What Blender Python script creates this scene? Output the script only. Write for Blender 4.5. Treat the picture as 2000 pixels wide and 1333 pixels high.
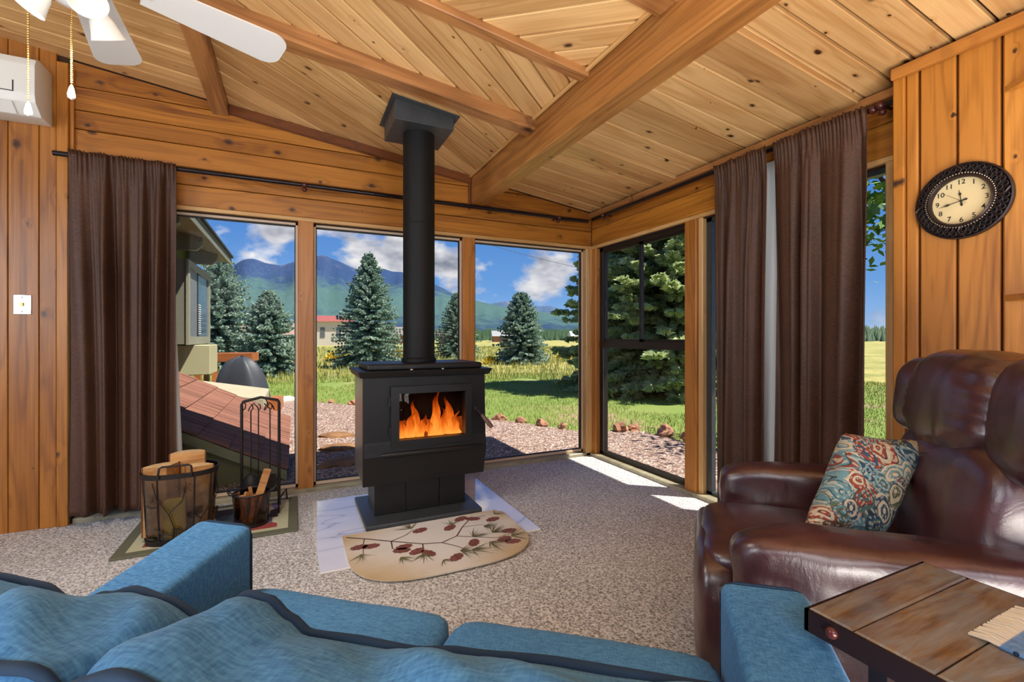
import bpy, bmesh, math, random
import numpy as np
from mathutils import Vector, Matrix, noise as mnoise

for o in list(bpy.data.objects):
    bpy.data.objects.remove(o, do_unlink=True)
scene = bpy.context.scene
col = scene.collection
random.seed(7)
R = math.radians

# ------------------------------------------------------------------ camera
cam_d = bpy.data.cameras.new('camera')
cam_d.sensor_width = 36.0
cam_d.lens = 36.0 * 900.0 / 2000.0
cam_d.shift_y = -0.00375
cam_d.clip_start = 0.02
cam_d.clip_end = 20000
cam = bpy.data.objects.new('camera', cam_d)
col.objects.link(cam)
cam.location = (0, 0, 1.15)
cam.rotation_euler = (R(90), 0, R(-25.278))
scene.camera = cam

# ------------------------------------------------------------------ node helpers
def nd(nt, kind, **kw):
    n = nt.nodes.new(kind)
    for k, v in kw.items():
        if k.startswith('i_'):
            key = k[2:]
            key = int(key) if key.isdigit() else key.replace('_', ' ')
            n.inputs[key].default_value = v
        else:
            setattr(n, k, v)
    return n

def math_n(nt, op, a, b=None, c=None, clamp=False):
    n = nt.nodes.new('ShaderNodeMath'); n.operation = op; n.use_clamp = clamp
    for i, x in enumerate((a, b, c)):
        if x is None: continue
        if isinstance(x, (int, float)): n.inputs[i].default_value = x
        else: nt.links.new(x, n.inputs[i])
    return n.outputs[0]

def vmath(nt, op, a, b):
    n = nt.nodes.new('ShaderNodeVectorMath'); n.operation = op
    for i, x in enumerate((a, b)):
        if isinstance(x, (tuple, list)): n.inputs[i].default_value = x
        elif x is not None: nt.links.new(x, n.inputs[i])
    return n.outputs[0]

def ramp(nt, fac, stops, interp='LINEAR'):
    n = nt.nodes.new('ShaderNodeValToRGB'); n.color_ramp.interpolation = interp
    el = n.color_ramp.elements
    while len(el) < len(stops): el.new(0.5)
    for e, (p, c) in zip(el, stops):
        e.position = p; e.color = (c[0], c[1], c[2], 1.0)
    nt.links.new(fac, n.inputs[0])
    return n.outputs[0]

def mixc(nt, fac, a, b, mode='MIX'):
    n = nt.nodes.new('ShaderNodeMix'); n.data_type = 'RGBA'; n.blend_type = mode
    if isinstance(fac, (int, float)): n.inputs[0].default_value = fac
    else: nt.links.new(fac, n.inputs[0])
    for s, x in ((6, a), (7, b)):
        if isinstance(x, (tuple, list)): n.inputs[s].default_value = (x[0], x[1], x[2], 1)
        else: nt.links.new(x, n.inputs[s])
    return n.outputs[2]

def srgb(r, g, b):
    f = lambda c: (c / 255 / 12.92) if c / 255 <= 0.04045 else ((c / 255 + 0.055) / 1.055) ** 2.4
    return (f(r), f(g), f(b))

def newmat(name):
    m = bpy.data.materials.new(name); m.use_nodes = True
    nt = m.node_tree
    b = nt.nodes.get('Principled BSDF')
    return m, nt, b

def noise_tex(nt, vec, scale, detail=3, rough=0.5, dist=0.0):
    n = nd(nt, 'ShaderNodeTexNoise')
    n.inputs['Scale'].default_value = scale; n.inputs['Detail'].default_value = detail
    n.inputs['Roughness'].default_value = rough; n.inputs['Distortion'].default_value = dist
    if vec is not None: nt.links.new(vec, n.inputs['Vector'])
    return n.outputs['Fac']

def bump(nt, b, h, strength=0.3, dist=0.01):
    n = nd(nt, 'ShaderNodeBump'); n.inputs['Strength'].default_value = strength
    n.inputs['Distance'].default_value = dist
    nt.links.new(h, n.inputs['Height']); nt.links.new(n.outputs[0], b.inputs['Normal'])

# ------------------------------------------------------------------ world: blue sky with cumulus
world = bpy.data.worlds.new('sky'); scene.world = world
world.use_nodes = True
wt = world.node_tree
bg = wt.nodes['Background']
tcw = nd(wt, 'ShaderNodeTexCoord')
sepw = nd(wt, 'ShaderNodeSeparateXYZ'); wt.links.new(tcw.outputs['Generated'], sepw.inputs[0])
elev = sepw.outputs[2]
skyc = ramp(wt, elev, [(0.0, srgb(150, 185, 225)), (0.10, srgb(105, 155, 215)), (0.30, srgb(62, 118, 195)), (1.0, srgb(30, 75, 150))])
# cumulus: noise in direction space, gathered into banks
cv = vmath(wt, 'MULTIPLY', tcw.outputs['Generated'], (6.5, 6.5, 12.0))
cn = noise_tex(wt, cv, 1.05, 5, 0.56, 0.0)
def cloud_bank(px, py, pz, width):
    d = vmath(wt, 'DISTANCE', tcw.outputs['Generated'], (px, py, pz))
    n_ = wt.nodes[-1]
    return math_n(wt, 'SUBTRACT', 1.0, math_n(wt, 'DIVIDE', n_.outputs['Value'], width), clamp=True)
banks = [(.117, .976, .186, .12), (.278, .943, .183, .13), (.2, .96, .185, .12), (-.031, .983, .184, .11), (.496, .858, .136, .085), (-.12, .972, .2, .05)]
tot = None
for b_ in banks:
    k = cloud_bank(*b_)
    tot = k if tot is None else math_n(wt, 'MAXIMUM', tot, k)
cov = math_n(wt, 'ADD', cn, math_n(wt, 'MULTIPLY', tot, 0.26))
cmask = nd(wt, 'ShaderNodeMapRange'); cmask.inputs[1].default_value = 0.585; cmask.inputs[2].default_value = 0.70
wt.links.new(cov, cmask.inputs[0])
cn2 = noise_tex(wt, vmath(wt, 'ADD', cv, (0.05, -0.04, -0.30)), 1.4, 3, 0.6, 0.0)
ccol = ramp(wt, cn2, [(0.36, srgb(240, 238, 236)), (0.52, srgb(198, 198, 206)), (0.68, srgb(130, 136, 152))])
skymix = mixc(wt, cmask.outputs[0], skyc, ccol)
wt.links.new(skymix, bg.inputs['Color'])
bg.inputs['Strength'].default_value = 1.12

# ------------------------------------------------------------------ sun and added fill lights
sun_d = bpy.data.lights.new('sun', 'SUN'); sun_d.energy = 9.0; sun_d.angle = R(0.6)
sun_d.color = (1.0, 0.95, 0.86)
sun = bpy.data.objects.new('sun', sun_d); col.objects.link(sun)
_e = R(60)
sdir = Vector((-0.785 * math.cos(_e), 0.62 * math.cos(_e), -math.sin(_e)))
sun.rotation_euler = sdir.to_track_quat('-Z', 'Y').to_euler()

def area(name, loc, target, sx, sy, energy, color):
    d = bpy.data.lights.new(name, 'AREA'); d.shape = 'RECTANGLE'; d.size = sx; d.size_y = sy
    d.energy = energy; d.color = color
    o = bpy.data.objects.new(name, d); col.objects.link(o); o.location = loc
    o.rotation_euler = (Vector(target) - Vector(loc)).to_track_quat('-Z', 'Y').to_euler()
    return o
area('fill_light', (-0.6, -1.6, 2.2), (0.9, 2.6, 1.2), 2.6, 1.3, 52, (1.0, 0.97, 0.93))  # added area fill, unseen behind the camera
area('fill_light_up', (0.5, -0.75, 0.35), (0.55, 0.0, 2.7), 2.6, 1.0, 155, (1.0, 0.95, 0.88))  # added upward fill that brightens the ceiling
area('fill_light_left', (-2.8, 0.9, 1.7), (0.6, 2.2, 1.1), 1.6, 1.4, 52, (1.0, 0.97, 0.93))  # added fill from the left, out of view

cy_ = scene.cycles
cy_.max_bounces = 6; cy_.diffuse_bounces = 3; cy_.glossy_bounces = 3; cy_.transmission_bounces = 3; cy_.transparent_max_bounces = 16
cy_.caustics_reflective = False; cy_.caustics_refractive = False
cy_.use_adaptive_sampling = True; cy_.adaptive_threshold = 0.06; cy_.adaptive_min_samples = 12
cy_.sample_clamp_indirect = 6.0
scene.view_settings.view_transform = 'Standard'
scene.view_settings.look = 'None'
scene.view_settings.gamma = 1.0
scene.view_settings.use_curve_mapping = False
scene.view_settings.exposure = 0.0

# ------------------------------------------------------------------ materials
def plain(name, c, rough=0.6, metal=0.0, spec=0.5, bump_s=0.0, bscale=60, vary=0.0, coat=0.0, emit=None, estr=0.0):
    m, nt, b = newmat(name)
    b.inputs['Base Color'].default_value = (*c, 1); b.inputs['Roughness'].default_value = rough
    b.inputs['Metallic'].default_value = metal; b.inputs['Specular IOR Level'].default_value = spec
    b.inputs['Coat Weight'].default_value = coat
    tc = nd(nt, 'ShaderNodeTexCoord')
    if vary > 0:
        f = noise_tex(nt, tc.outputs['Object'], bscale * 0.2, 4)
        lo = tuple(x * (1 - vary) for x in c); hi = tuple(min(1, x * (1 + vary)) for x in c)
        nt.links.new(ramp(nt, f, [(0.3, lo), (0.7, hi)]), b.inputs['Base Color'])
    if bump_s > 0:
        bump(nt, b, noise_tex(nt, tc.outputs['Object'], bscale, 4), bump_s, 0.004)
    if emit:
        b.inputs['Emission Color'].default_value = (*emit, 1); b.inputs['Emission Strength'].default_value = estr
    return m

def wood(name, light, dark, knot=(0.05, 0.018, 0.006), rough=0.38, kcell=0.27, kamount=1.0, var=0.28, ringk=9.0, coat=0.12):
    m, nt, b = newmat(name)
    tc = nd(nt, 'ShaderNodeTexCoord'); oi = nd(nt, 'ShaderNodeObjectInfo')
    rnd = oi.outputs['Random']
    cmb = nd(nt, 'ShaderNodeCombineXYZ')
    nt.links.new(math_n(nt, 'MULTIPLY', rnd, 37.0), cmb.inputs[0]); nt.links.new(math_n(nt, 'MULTIPLY', rnd, 91.7), cmb.inputs[1])
    nt.links.new(math_n(nt, 'MULTIPLY', rnd, 13.3), cmb.inputs[2])
    v = vmath(nt, 'ADD', tc.outputs['Object'], cmb.outputs[0])
    # knots
    vo = nd(nt, 'ShaderNodeTexVoronoi', voronoi_dimensions='2D', feature='F1')
    vo.inputs['Scale'].default_value = 1.0
    warp = noise_tex(nt, v, 26.0, 3)
    vk0 = vmath(nt, 'MULTIPLY', v, (0.8 / kcell, 1.25 / kcell, 1))
    nt.links.new(vk0, vo.inputs['Vector'])
    d = vo.outputs['Distance']
    sepc = nd(nt, 'ShaderNodeSeparateColor'); nt.links.new(vo.outputs['Color'], sepc.inputs[0])
    rad = math_n(nt, 'ADD', math_n(nt, 'MULTIPLY', math_n(nt, 'POWER', sepc.outputs[0], 2.2), 0.070), 0.008)
    dn = math_n(nt, 'ADD', d, math_n(nt, 'MULTIPLY', math_n(nt, 'SUBTRACT', warp, 0.5), 0.11))
    q = math_n(nt, 'DIVIDE', dn, rad)
    kmask = math_n(nt, 'MULTIPLY', math_n(nt, 'SUBTRACT', 1.5, q, clamp=True), kamount, clamp=True)
    halo = math_n(nt, 'SUBTRACT', 1.0, math_n(nt, 'DIVIDE', q, 4.5), clamp=True)
    # cathedral grain: contour lines of a stretched noise
    g = noise_tex(nt, vmath(nt, 'MULTIPLY', v, (0.55, 6.0, 6.0)), 1.0, 2, 0.45, 0.2)
    g2 = math_n(nt, 'ADD', g, math_n(nt, 'MULTIPLY', halo, 0.09))
    rings = math_n(nt, 'ADD', math_n(nt, 'MULTIPLY', math_n(nt, 'SINE', math_n(nt, 'MULTIPLY', g2, ringk * 6.283)), 0.5), 0.5)
    rings = math_n(nt, 'POWER', rings, 2.0)
    fine = noise_tex(nt, vmath(nt, 'MULTIPLY', v, (2.2, 95.0, 95.0)), 1.0, 3, 0.65)
    f = math_n(nt, 'ADD', math_n(nt, 'MULTIPLY', g, 0.55), math_n(nt, 'MULTIPLY', fine, 0.40))
    f = math_n(nt, 'SUBTRACT', f, math_n(nt, 'MULTIPLY', rings, 0.12))
    base = ramp(nt, f, [(0.16, dark), (0.52, light)])
    big = noise_tex(nt, vmath(nt, 'MULTIPLY', v, (0.9, 2.2, 1.0)), 1.0, 2)
    tone = math_n(nt, 'ADD', math_n(nt, 'MULTIPLY', math_n(nt, 'FRACT', math_n(nt, 'MULTIPLY', rnd, 17.31)), var), 1.0 - var * 0.62)
    tone = math_n(nt, 'MULTIPLY', tone, math_n(nt, 'ADD', math_n(nt, 'MULTIPLY', big, 0.5), 0.75))
    tn = nd(nt, 'ShaderNodeCombineColor')
    nt.links.new(tone, tn.inputs[0]); nt.links.new(math_n(nt, 'POWER', tone, 1.25), tn.inputs[1]); nt.links.new(math_n(nt, 'POWER', tone, 1.5), tn.inputs[2])
    base = mixc(nt, 1.0, base, tn.outputs[0], 'MULTIPLY')
    base = mixc(nt, math_n(nt, 'MULTIPLY', halo, 0.22 * kamount), base, dark)
    base = mixc(nt, kmask, base, knot)
    nt.links.new(base, b.inputs['Base Color'])
    b.inputs['Roughness'].default_value = rough
    b.inputs['Coat Weight'].default_value = coat; b.inputs['Coat Roughness'].default_value = 0.25
    bump(nt, b, f, 0.12, 0.004)
    return m

M = {}
M['wall_wood'] = wood('knotty_pine_wall', srgb(184, 118, 42), srgb(112, 60, 14), var=0.32)
M['clock_wood'] = wood('cedar_wall', srgb(200, 132, 54), srgb(132, 74, 20), var=0.30, kcell=0.31)
M['ceil_wood'] = wood('pine_ceiling', srgb(226, 182, 124), srgb(184, 130, 72), var=0.30, kcell=0.24)
M['beam_wood'] = wood('beam_timber', srgb(178, 120, 62), srgb(112, 66, 28), var=0.12, kcell=0.42, ringk=12)
M['rafter_wood'] = wood('rafter_timber', srgb(184, 128, 76), srgb(112, 66, 32), var=0.15, kcell=0.5)
M['dark_trim'] = wood('dark_trim_wood', srgb(120, 66, 28), srgb(74, 36, 12), var=0.1, kamount=0.3)
M['post_wood'] = wood('post_wood', srgb(190, 124, 56), srgb(132, 74, 24), var=0.12, kamount=0.4)
M['pale_trim'] = wood('pale_trim_wood', srgb(222, 178, 118), srgb(176, 124, 66), var=0.1, kamount=0.2)
M['joint'] = plain('dark_joint', srgb(58, 32, 12), 0.9)
M['sill'] = wood('weathered_sill', srgb(176, 168, 140), srgb(128, 118, 92), var=0.05, kamount=0.1)
M['bronze'] = plain('bronze_aluminium', srgb(42, 34, 28), 0.4, 0.3)
M['gasket'] = plain('gasket', srgb(30, 30, 30), 0.6)
M['stop'] = plain('window_stop', srgb(214, 186, 158), 0.5)
M['black_metal'] = plain('black_stove_paint', srgb(20, 20, 21), 0.45, 0.1, 0.5, 0.05, 160)
M['grey_metal'] = plain('grey_steel', srgb(84, 88, 92), 0.45, 0.6, 0.5, 0.05, 90, 0.1)
M['side_metal'] = plain('stove_side_steel', srgb(120, 116, 108), 0.3, 0.5)
M['pipe'] = plain('flue_black', srgb(15, 15, 15), 0.6, 0.0, 0.3)
M['iron'] = plain('wrought_iron', srgb(40, 33, 30), 0.5, 0.4)
M['chrome'] = plain('chrome', srgb(210, 210, 205), 0.12, 1.0)
M['white'] = plain('white_plastic', srgb(226, 226, 222), 0.35)
M['white_gloss'] = plain('white_blade', srgb(232, 232, 232), 0.3)
M['brass'] = plain('brass_chain', srgb(200, 160, 90), 0.35, 0.8)
M['rod'] = plain('curtain_rod', srgb(36, 28, 30), 0.22, 0.5)
M['rodball'] = plain('rod_finial', srgb(84, 40, 36), 0.2, 0.2)
M['piping'] = plain('navy_piping', srgb(14, 42, 68), 0.85)
M['navy'] = M['piping']

def glass(name, tint=(1, 1, 1), refl=0.05, rough=0.0):
    m, nt, b = newmat(name)
    nt.nodes.remove(b)
    out = nt.nodes['Material Output']
    tr = nd(nt, 'ShaderNodeBsdfTransparent'); tr.inputs[0].default_value = (*tint, 1)
    gl = nd(nt, 'ShaderNodeBsdfGlossy'); gl.inputs['Roughness'].default_value = rough
    fr = nd(nt, 'ShaderNodeFresnel'); fr.inputs[0].default_value = 1.18
    mx = nd(nt, 'ShaderNodeMixShader')
    nt.links.new(math_n(nt, 'MINIMUM', math_n(nt, 'MULTIPLY', math_n(nt, 'ADD', fr.outputs[0], 0.012), refl / 0.05), 0.25), mx.inputs[0])
    nt.links.new(tr.outputs[0], mx.inputs[1]); nt.links.new(gl.outputs[0], mx.inputs[2])
    nt.links.new(mx.outputs[0], out.inputs[0])
    return m
M['pane'] = glass('window_glass', (0.985, 0.99, 0.99), 0.008)
M['stove_glass'] = glass('stove_glass', (0.95, 0.93, 0.9), 0.012)
M['jar_glass'] = glass('basket_glass', (0.70, 0.68, 0.62), 0.16, 0.05)
M['clock_glass'] = glass('clock_glass', (0.98, 0.97, 0.94), 0.03, 0.05)

def fabric(name, c, c2, rib=240.0, axis=1, rough=0.9, bs=0.25, sheen=0.2):
    m, nt, b = newmat(name)
    tc = nd(nt, 'ShaderNodeTexCoord')
    v = tc.outputs['Object']
    sc = [55.0, 55.0, 55.0]; sc[axis] = rib
    n1 = noise_tex(nt, vmath(nt, 'MULTIPLY', v, tuple(sc)), 1.0, 2)
    sc2 = [rib, rib, rib]; sc2[axis] = 70.0
    n2 = noise_tex(nt, vmath(nt, 'MULTIPLY', v, tuple(sc2)), 1.0, 2)
    big = noise_tex(nt, v, 3.0, 3)
    f = math_n(nt, 'ADD', math_n(nt, 'MULTIPLY', n1, 0.45), math_n(nt, 'ADD', math_n(nt, 'MULTIPLY', n2, 0.3), math_n(nt, 'MULTIPLY', big, 0.25)))
    nt.links.new(ramp(nt, f, [(0.36, c2), (0.62, c)]), b.inputs['Base Color'])
    b.inputs['Roughness'].default_value = rough
    b.inputs['Sheen Weight'].default_value = sheen; b.inputs['Sheen Roughness'].default_value = 0.4
    bump(nt, b, f, bs, 0.003)
    return m
M['blue'] = fabric('blue_upholstery', srgb(80, 140, 186), srgb(42, 96, 144), 300, sheen=0.05)
M['curtain'] = fabric('brown_curtain', srgb(88, 54, 34), srgb(50, 29, 17), 320, 2, 0.6, 0.12, 0.0)
M['liner'] = plain('white_sheer', srgb(214, 220, 222), 0.9)

def leather():
    m, nt, b = newmat('burgundy_leather')
    tc = nd(nt, 'ShaderNodeTexCoord'); v = tc.outputs['Object']
    n = noise_tex(nt, v, 6.0, 5, 0.6)
    nt.links.new(ramp(nt, n, [(0.3, srgb(46, 19, 24)), (0.7, srgb(78, 38, 42))]), b.inputs['Base Color'])
    vo = nd(nt, 'ShaderNodeTexVoronoi'); vo.inputs['Scale'].default_value = 260; nt.links.new(v, vo.inputs['Vector'])
    wr = noise_tex(nt, vmath(nt, 'MULTIPLY', v, (5, 14, 8)), 1.0, 4, 0.55, 1.0)
    h = math_n(nt, 'ADD', math_n(nt, 'MULTIPLY', vo.outputs['Distance'], 0.04), wr)
    bump(nt, b, h, 0.30, 0.012)
    b.inputs['Roughness'].default_value = 0.34; b.inputs['Specular IOR Level'].default_value = 0.9
    b.inputs['Coat Weight'].default_value = 0.45; b.inputs['Coat Roughness'].default_value = 0.28
    return m
M['leather'] = leather()

def carpet():
    m, nt, b = newmat('beige_carpet')
    tc = nd(nt, 'ShaderNodeTexCoord'); v = tc.outputs['Object']
    a = noise_tex(nt, v, 75.0, 3, 0.75, 0.8)
    vo = nd(nt, 'ShaderNodeTexVoronoi'); vo.inputs['Scale'].default_value = 95; nt.links.new(v, vo.inputs['Vector'])
    big = noise_tex(nt, v, 2.2, 3)
    f = math_n(nt, 'ADD', math_n(nt, 'MULTIPLY', a, 0.75), math_n(nt, 'MULTIPLY', vo.outputs['Distance'], 0.3))
    c = ramp(nt, f, [(0.40, srgb(98, 95, 92)), (0.54, srgb(212, 208, 204)), (0.68, srgb(255, 253, 250))])
    c = mixc(nt, 0.25, c, ramp(nt, big, [(0.3, srgb(188, 185, 181)), (0.7, srgb(230, 227, 223))]))
    nt.links.new(c, b.inputs['Base Color'])
    b.inputs['Roughness'].default_value = 1.0; b.inputs['Specular IOR Level'].default_value = 0.1
    bump(nt, b, f, 0.9, 0.012)
    return m
M['carpet'] = carpet()

# ------------------------------------------------------------------ geometry helpers
def setp(o, label=None, cat=None, group=None, kind=None):
    if label: o['label'] = label
    if cat: o['category'] = cat
    if group: o['group'] = group
    if kind: o['kind'] = kind
    return o

def empty(name, loc=(0, 0, 0), rz=0.0, label=None, cat=None, group=None, kind=None):
    o = bpy.data.objects.new(name, None); col.objects.link(o)
    o.location = loc; o.rotation_euler = (0, 0, rz); o.empty_display_size = 0.1
    return setp(o, label, cat, group, kind)

def link(name, me, mat=None, parent=None, smooth=False):
    o = bpy.data.objects.new(name, me); col.objects.link(o)
    if mat is not None and len(me.materials) == 0: me.materials.append(mat)
    if smooth: me.polygons.foreach_set('use_smooth', [True] * len(me.polygons))
    if parent is not None: o.parent = parent
    return o

def mesh_np(name, V, F):
    """V (n,3) array; F (m,k) array of equal-size faces"""
    V = np.asarray(V, dtype=np.float32); F = np.asarray(F, dtype=np.int32)
    me = bpy.data.meshes.new(name)
    k = F.shape[1]
    me.vertices.add(len(V)); me.vertices.foreach_set('co', V.ravel())
    me.loops.add(F.size); me.loops.foreach_set('vertex_index', F.ravel())
    me.polygons.add(len(F)); me.polygons.foreach_set('loop_start', np.arange(0, F.size, k, dtype=np.int32))
    me.update(calc_edges=True)
    return me

class MB:
    """collects shapes into one mesh"""
    def __init__(s): s.bm = bmesh.new()
    def box(s, x0, x1, y0, y1, z0, z1, mat=None):
        pts = [(x0, y0, z0), (x1, y0, z0), (x1, y1, z0), (x0, y1, z0), (x0, y0, z1), (x1, y0, z1), (x1, y1, z1), (x0, y1, z1)]
        return s.hexa(pts, mat)
    def hexa(s, pts, mat=None):
        vs = [s.bm.verts.new(Vector(p) if mat is None else mat @ Vector(p)) for p in pts]
        for f in ((3, 2, 1, 0), (4, 5, 6, 7), (0, 1, 5, 4), (1, 2, 6, 5), (2, 3, 7, 6), (3, 0, 4, 7)):
            s.bm.faces.new([vs[i] for i in f])
        return s
    def tube(s, path, r, n=8, closed=False, cap=True):
        P = [Vector(p) for p in path]; m = len(P); rings = []
        rr = r if isinstance(r, (list, tuple)) else [r] * m
        prev = None
        for i in range(m):
            if closed: t = P[(i + 1) % m] - P[i - 1]
            else: t = P[min(i + 1, m - 1)] - P[max(i - 1, 0)]
            t = t.normalized() if t.length > 1e-9 else Vector((0, 0, 1))
            if prev is None:
                a = Vector((0, 0, 1)) if abs(t.z) < 0.9 else Vector((1, 0, 0))
                nrm = t.cross(a).normalized()
            else:
                nrm = (prev - t * prev.dot(t))
                nrm = nrm.normalized() if nrm.length > 1e-6 else t.orthogonal().normalized()
            prev = nrm; bn = t.cross(nrm)
            rings.append([s.bm.verts.new(P[i] + (nrm * math.cos(2 * math.pi * k / n) + bn * math.sin(2 * math.pi * k / n)) * rr[i]) for k in range(n)])
        for i in range(m if closed else m - 1):
            a, b = rings[i], rings[(i + 1) % m]
            for k in range(n):
                s.bm.faces.new((a[k], a[(k + 1) % n], b[(k + 1) % n], b[k]))
        if cap and not closed:
            s.bm.faces.new(rings[0][::-1]); s.bm.faces.new(rings[-1])
        return s
    def lathe(s, prof, n=24, mat=None, cap=True):
        """prof: (r, z) list, revolved about z"""
        rings = []
        for r, z in prof:
            ring = []
            for k in range(n):
                a = 2 * math.pi * k / n
                p = Vector((r * math.cos(a), r * math.sin(a), z))
                ring.append(s.bm.verts.new(p if mat is None else mat @ p))
            rings.append(ring)
        for a, b in zip(rings[:-1], rings[1:]):
            for k in range(n): s.bm.faces.new((a[k], a[(k + 1) % n], b[(k + 1) % n], b[k]))
        if cap:
            if prof[0][0] > 1e-6: s.bm.faces.new(rings[0][::-1])
            if prof[-1][0] > 1e-6: s.bm.faces.new(rings[-1])
        return s
    def prism(s, poly, z0, z1, mat=None):
        """poly (x,y) list, extruded z0..z1"""
        f = (lambda p: p) if mat is None else (lambda p: mat @ p)
        a = [s.bm.verts.new(f(Vector((x, y, z0)))) for x, y in poly]
        b = [s.bm.verts.new(f(Vector((x, y, z1)))) for x, y in poly]
        n = len(poly)
        s.bm.faces.new(a[::-1]); s.bm.faces.new(b)
        for k in range(n): s.bm.faces.new((a[k], a[(k + 1) % n], b[(k + 1) % n], b[k]))
        return s
    def sphere(s, c, r, n=10, sc=(1, 1, 1)):
        prof = [(math.sin(math.pi * i / n) * r, -math.cos(math.pi * i / n) * r) for i in range(n + 1)]
        prof[0] = (1e-5, -r); prof[-1] = (1e-5, r)
        return s.lathe(prof, max(8, n), Matrix.Translation(Vector(c)) @ Matrix.Diagonal((*sc, 1)), cap=False)
    def bevel(s, w, seg=2):
        bmesh.ops.recalc_face_normals(s.bm, faces=s.bm.faces)
        bmesh.ops.bevel(s.bm, geom=list(s.bm.edges), offset=w, segments=seg, profile=0.6, affect='EDGES', clamp_overlap=True)
        return s
    def obj(s, name, mat, parent=None, smooth=False, loc=None, recalc=True):
        if recalc: bmesh.ops.recalc_face_normals(s.bm, faces=s.bm.faces)
        me = bpy.data.meshes.new(name); s.bm.to_mesh(me); s.bm.free()
        o = link(name, me, mat, parent, smooth)
        if loc is not None: o.location = loc
        return o

def auto_smooth(o, deg=40):
    me = o.data
    me.polygons.foreach_set('use_smooth', [True] * len(me.polygons))
    try: me.set_sharp_from_angle(angle=R(deg))
    except Exception: pass
    return o

def clip_poly(poly, a, b, c):
    """keep points with a*x+b*y<=c"""
    out = []
    n = len(poly)
    for i in range(n):
        p, q = poly[i], poly[(i + 1) % n]
        dp, dq = a * p[0] + b * p[1] - c, a * q[0] + b * q[1] - c
        if dp <= 0: out.append(p)
        if (dp < 0 < dq) or (dq < 0 < dp):
            t = dp / (dp - dq); out.append((p[0] + t * (q[0] - p[0]), p[1] + t * (q[1] - p[1])))
    return out

def board(name, parent, pts, nrm, grain, thick, mat, cham=0.004):
    """one plank: pts = outline of its visible face (3-D, convex), nrm = towards the viewer side, grain = direction of the fibres"""
    Z = Vector(nrm).normalized(); Xa = Vector(grain); Xa = (Xa - Z * Xa.dot(Z)).normalized(); Ya = Z.cross(Xa)
    c = sum((Vector(p) for p in pts), Vector()) / len(pts)
    Mx = Matrix(((Xa.x, Ya.x, Z.x, c.x), (Xa.y, Ya.y, Z.y, c.y), (Xa.z, Ya.z, Z.z, c.z), (0, 0, 0, 1)))
    inv = Mx.inverted()
    P2 = [inv @ Vector(p) for p in pts]; P2 = [(p.x, p.y) for p in P2]
    ar = sum(P2[i][0] * P2[(i + 1) % len(P2)][1] - P2[(i + 1) % len(P2)][0] * P2[i][1] for i in range(len(P2)))
    if ar < 0: P2 = P2[::-1]
    n = len(P2)
    ins = []
    for i in range(n):
        p0, p1, p2 = Vector(P2[i - 1]), Vector(P2[i]), Vector(P2[(i + 1) % n])
        e1, e2 = (p1 - p0), (p2 - p1)
        if e1.length < 1e-6 or e2.length < 1e-6: ins.append(P2[i]); continue
        n1 = Vector((-e1.y, e1.x)).normalized(); n2 = Vector((-e2.y, e2.x)).normalized()
        k = 1 + n1.dot(n2)
        off = (n1 + n2) * (cham / max(k, 0.25))
        ins.append((p1.x + off.x, p1.y + off.y))
    bm = bmesh.new()
    A = [bm.verts.new((x, y, 0)) for x, y in ins]; B = [bm.verts.new((x, y, -cham)) for x, y in P2]; C = [bm.verts.new((x, y, -thick)) for x, y in P2]
    bm.faces.new(A)
    for i in range(n):
        j = (i + 1) % n
        bm.faces.new((B[i], B[j], A[j], A[i])); bm.faces.new((C[i], C[j], B[j], B[i]))
    bm.faces.new(C[::-1])
    me = bpy.data.meshes.new(name); bm.to_mesh(me); bm.free()
    o = link(name, me, mat, parent)
    o.matrix_local = Mx
    return o

def timber(name, parent, p0, p1, w, h, up, mat, bev=0.006):
    """a square-cut timber from p0 to p1 (centre line), grain along its length"""
    a, b = Vector(p0), Vector(p1); Xa = (b - a); L = Xa.length; Xa.normalize()
    Zu = Vector(up); Zu = (Zu - Xa * Zu.dot(Xa)).normalized(); Ya = Zu.cross(Xa)
    c = (a + b) / 2
    mb = MB(); mb.box(-L / 2, L / 2, -w / 2, w / 2, -h / 2, h / 2); mb.bevel(bev, 1)
    o = mb.obj(name, mat, parent)
    o.matrix_local = Matrix(((Xa.x, Ya.x, Zu.x, c.x), (Xa.y, Ya.y, Zu.y, c.y), (Xa.z, Ya.z, Zu.z, c.z), (0, 0, 0, 1)))
    return o

def puffy(sx, sy, sz, n=14, e=0.28, wr=0.0, wf=(6, 6, 6), seed=0.0, puff=0.0):
    """rounded cushion block (superellipsoid-like) as bmesh inside an MB, centred"""
    mb = MB()
    bmesh.ops.create_cube(mb.bm, size=2.0)
    bmesh.ops.subdivide_edges(mb.bm, edges=list(mb.bm.edges), cuts=n, use_grid_fill=True)
    for v in mb.bm.verts:
        x, y, z = v.co
        # project cube onto a superquadric: p-norm
        p = 2.0 / e
        k = (abs(x) ** p + abs(y) ** p + abs(z) ** p) ** (1 / p)
        q = Vector((x / k, y / k, z / k))
        if puff:
            rx, ry, rz = q
            q.z *= 1 + puff * (1 - rx * rx) * (1 - ry * ry)
        v.co = Vector((q.x * sx / 2, q.y * sy / 2, q.z * sz / 2))
    if wr:
        mb.bm.normal_update()
        for v in mb.bm.verts:
            c = v.co
            d = mnoise.noise(Vector((c.x * wf[0] + seed, c.y * wf[1], c.z * wf[2]))) + 0.5 * mnoise.noise(Vector((c.x * wf[0] * 2.3, c.y * wf[1] * 2.1 + seed, c.z * wf[2] * 2.2)))
            v.co = c + v.normal * d * wr
    return mb
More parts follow.
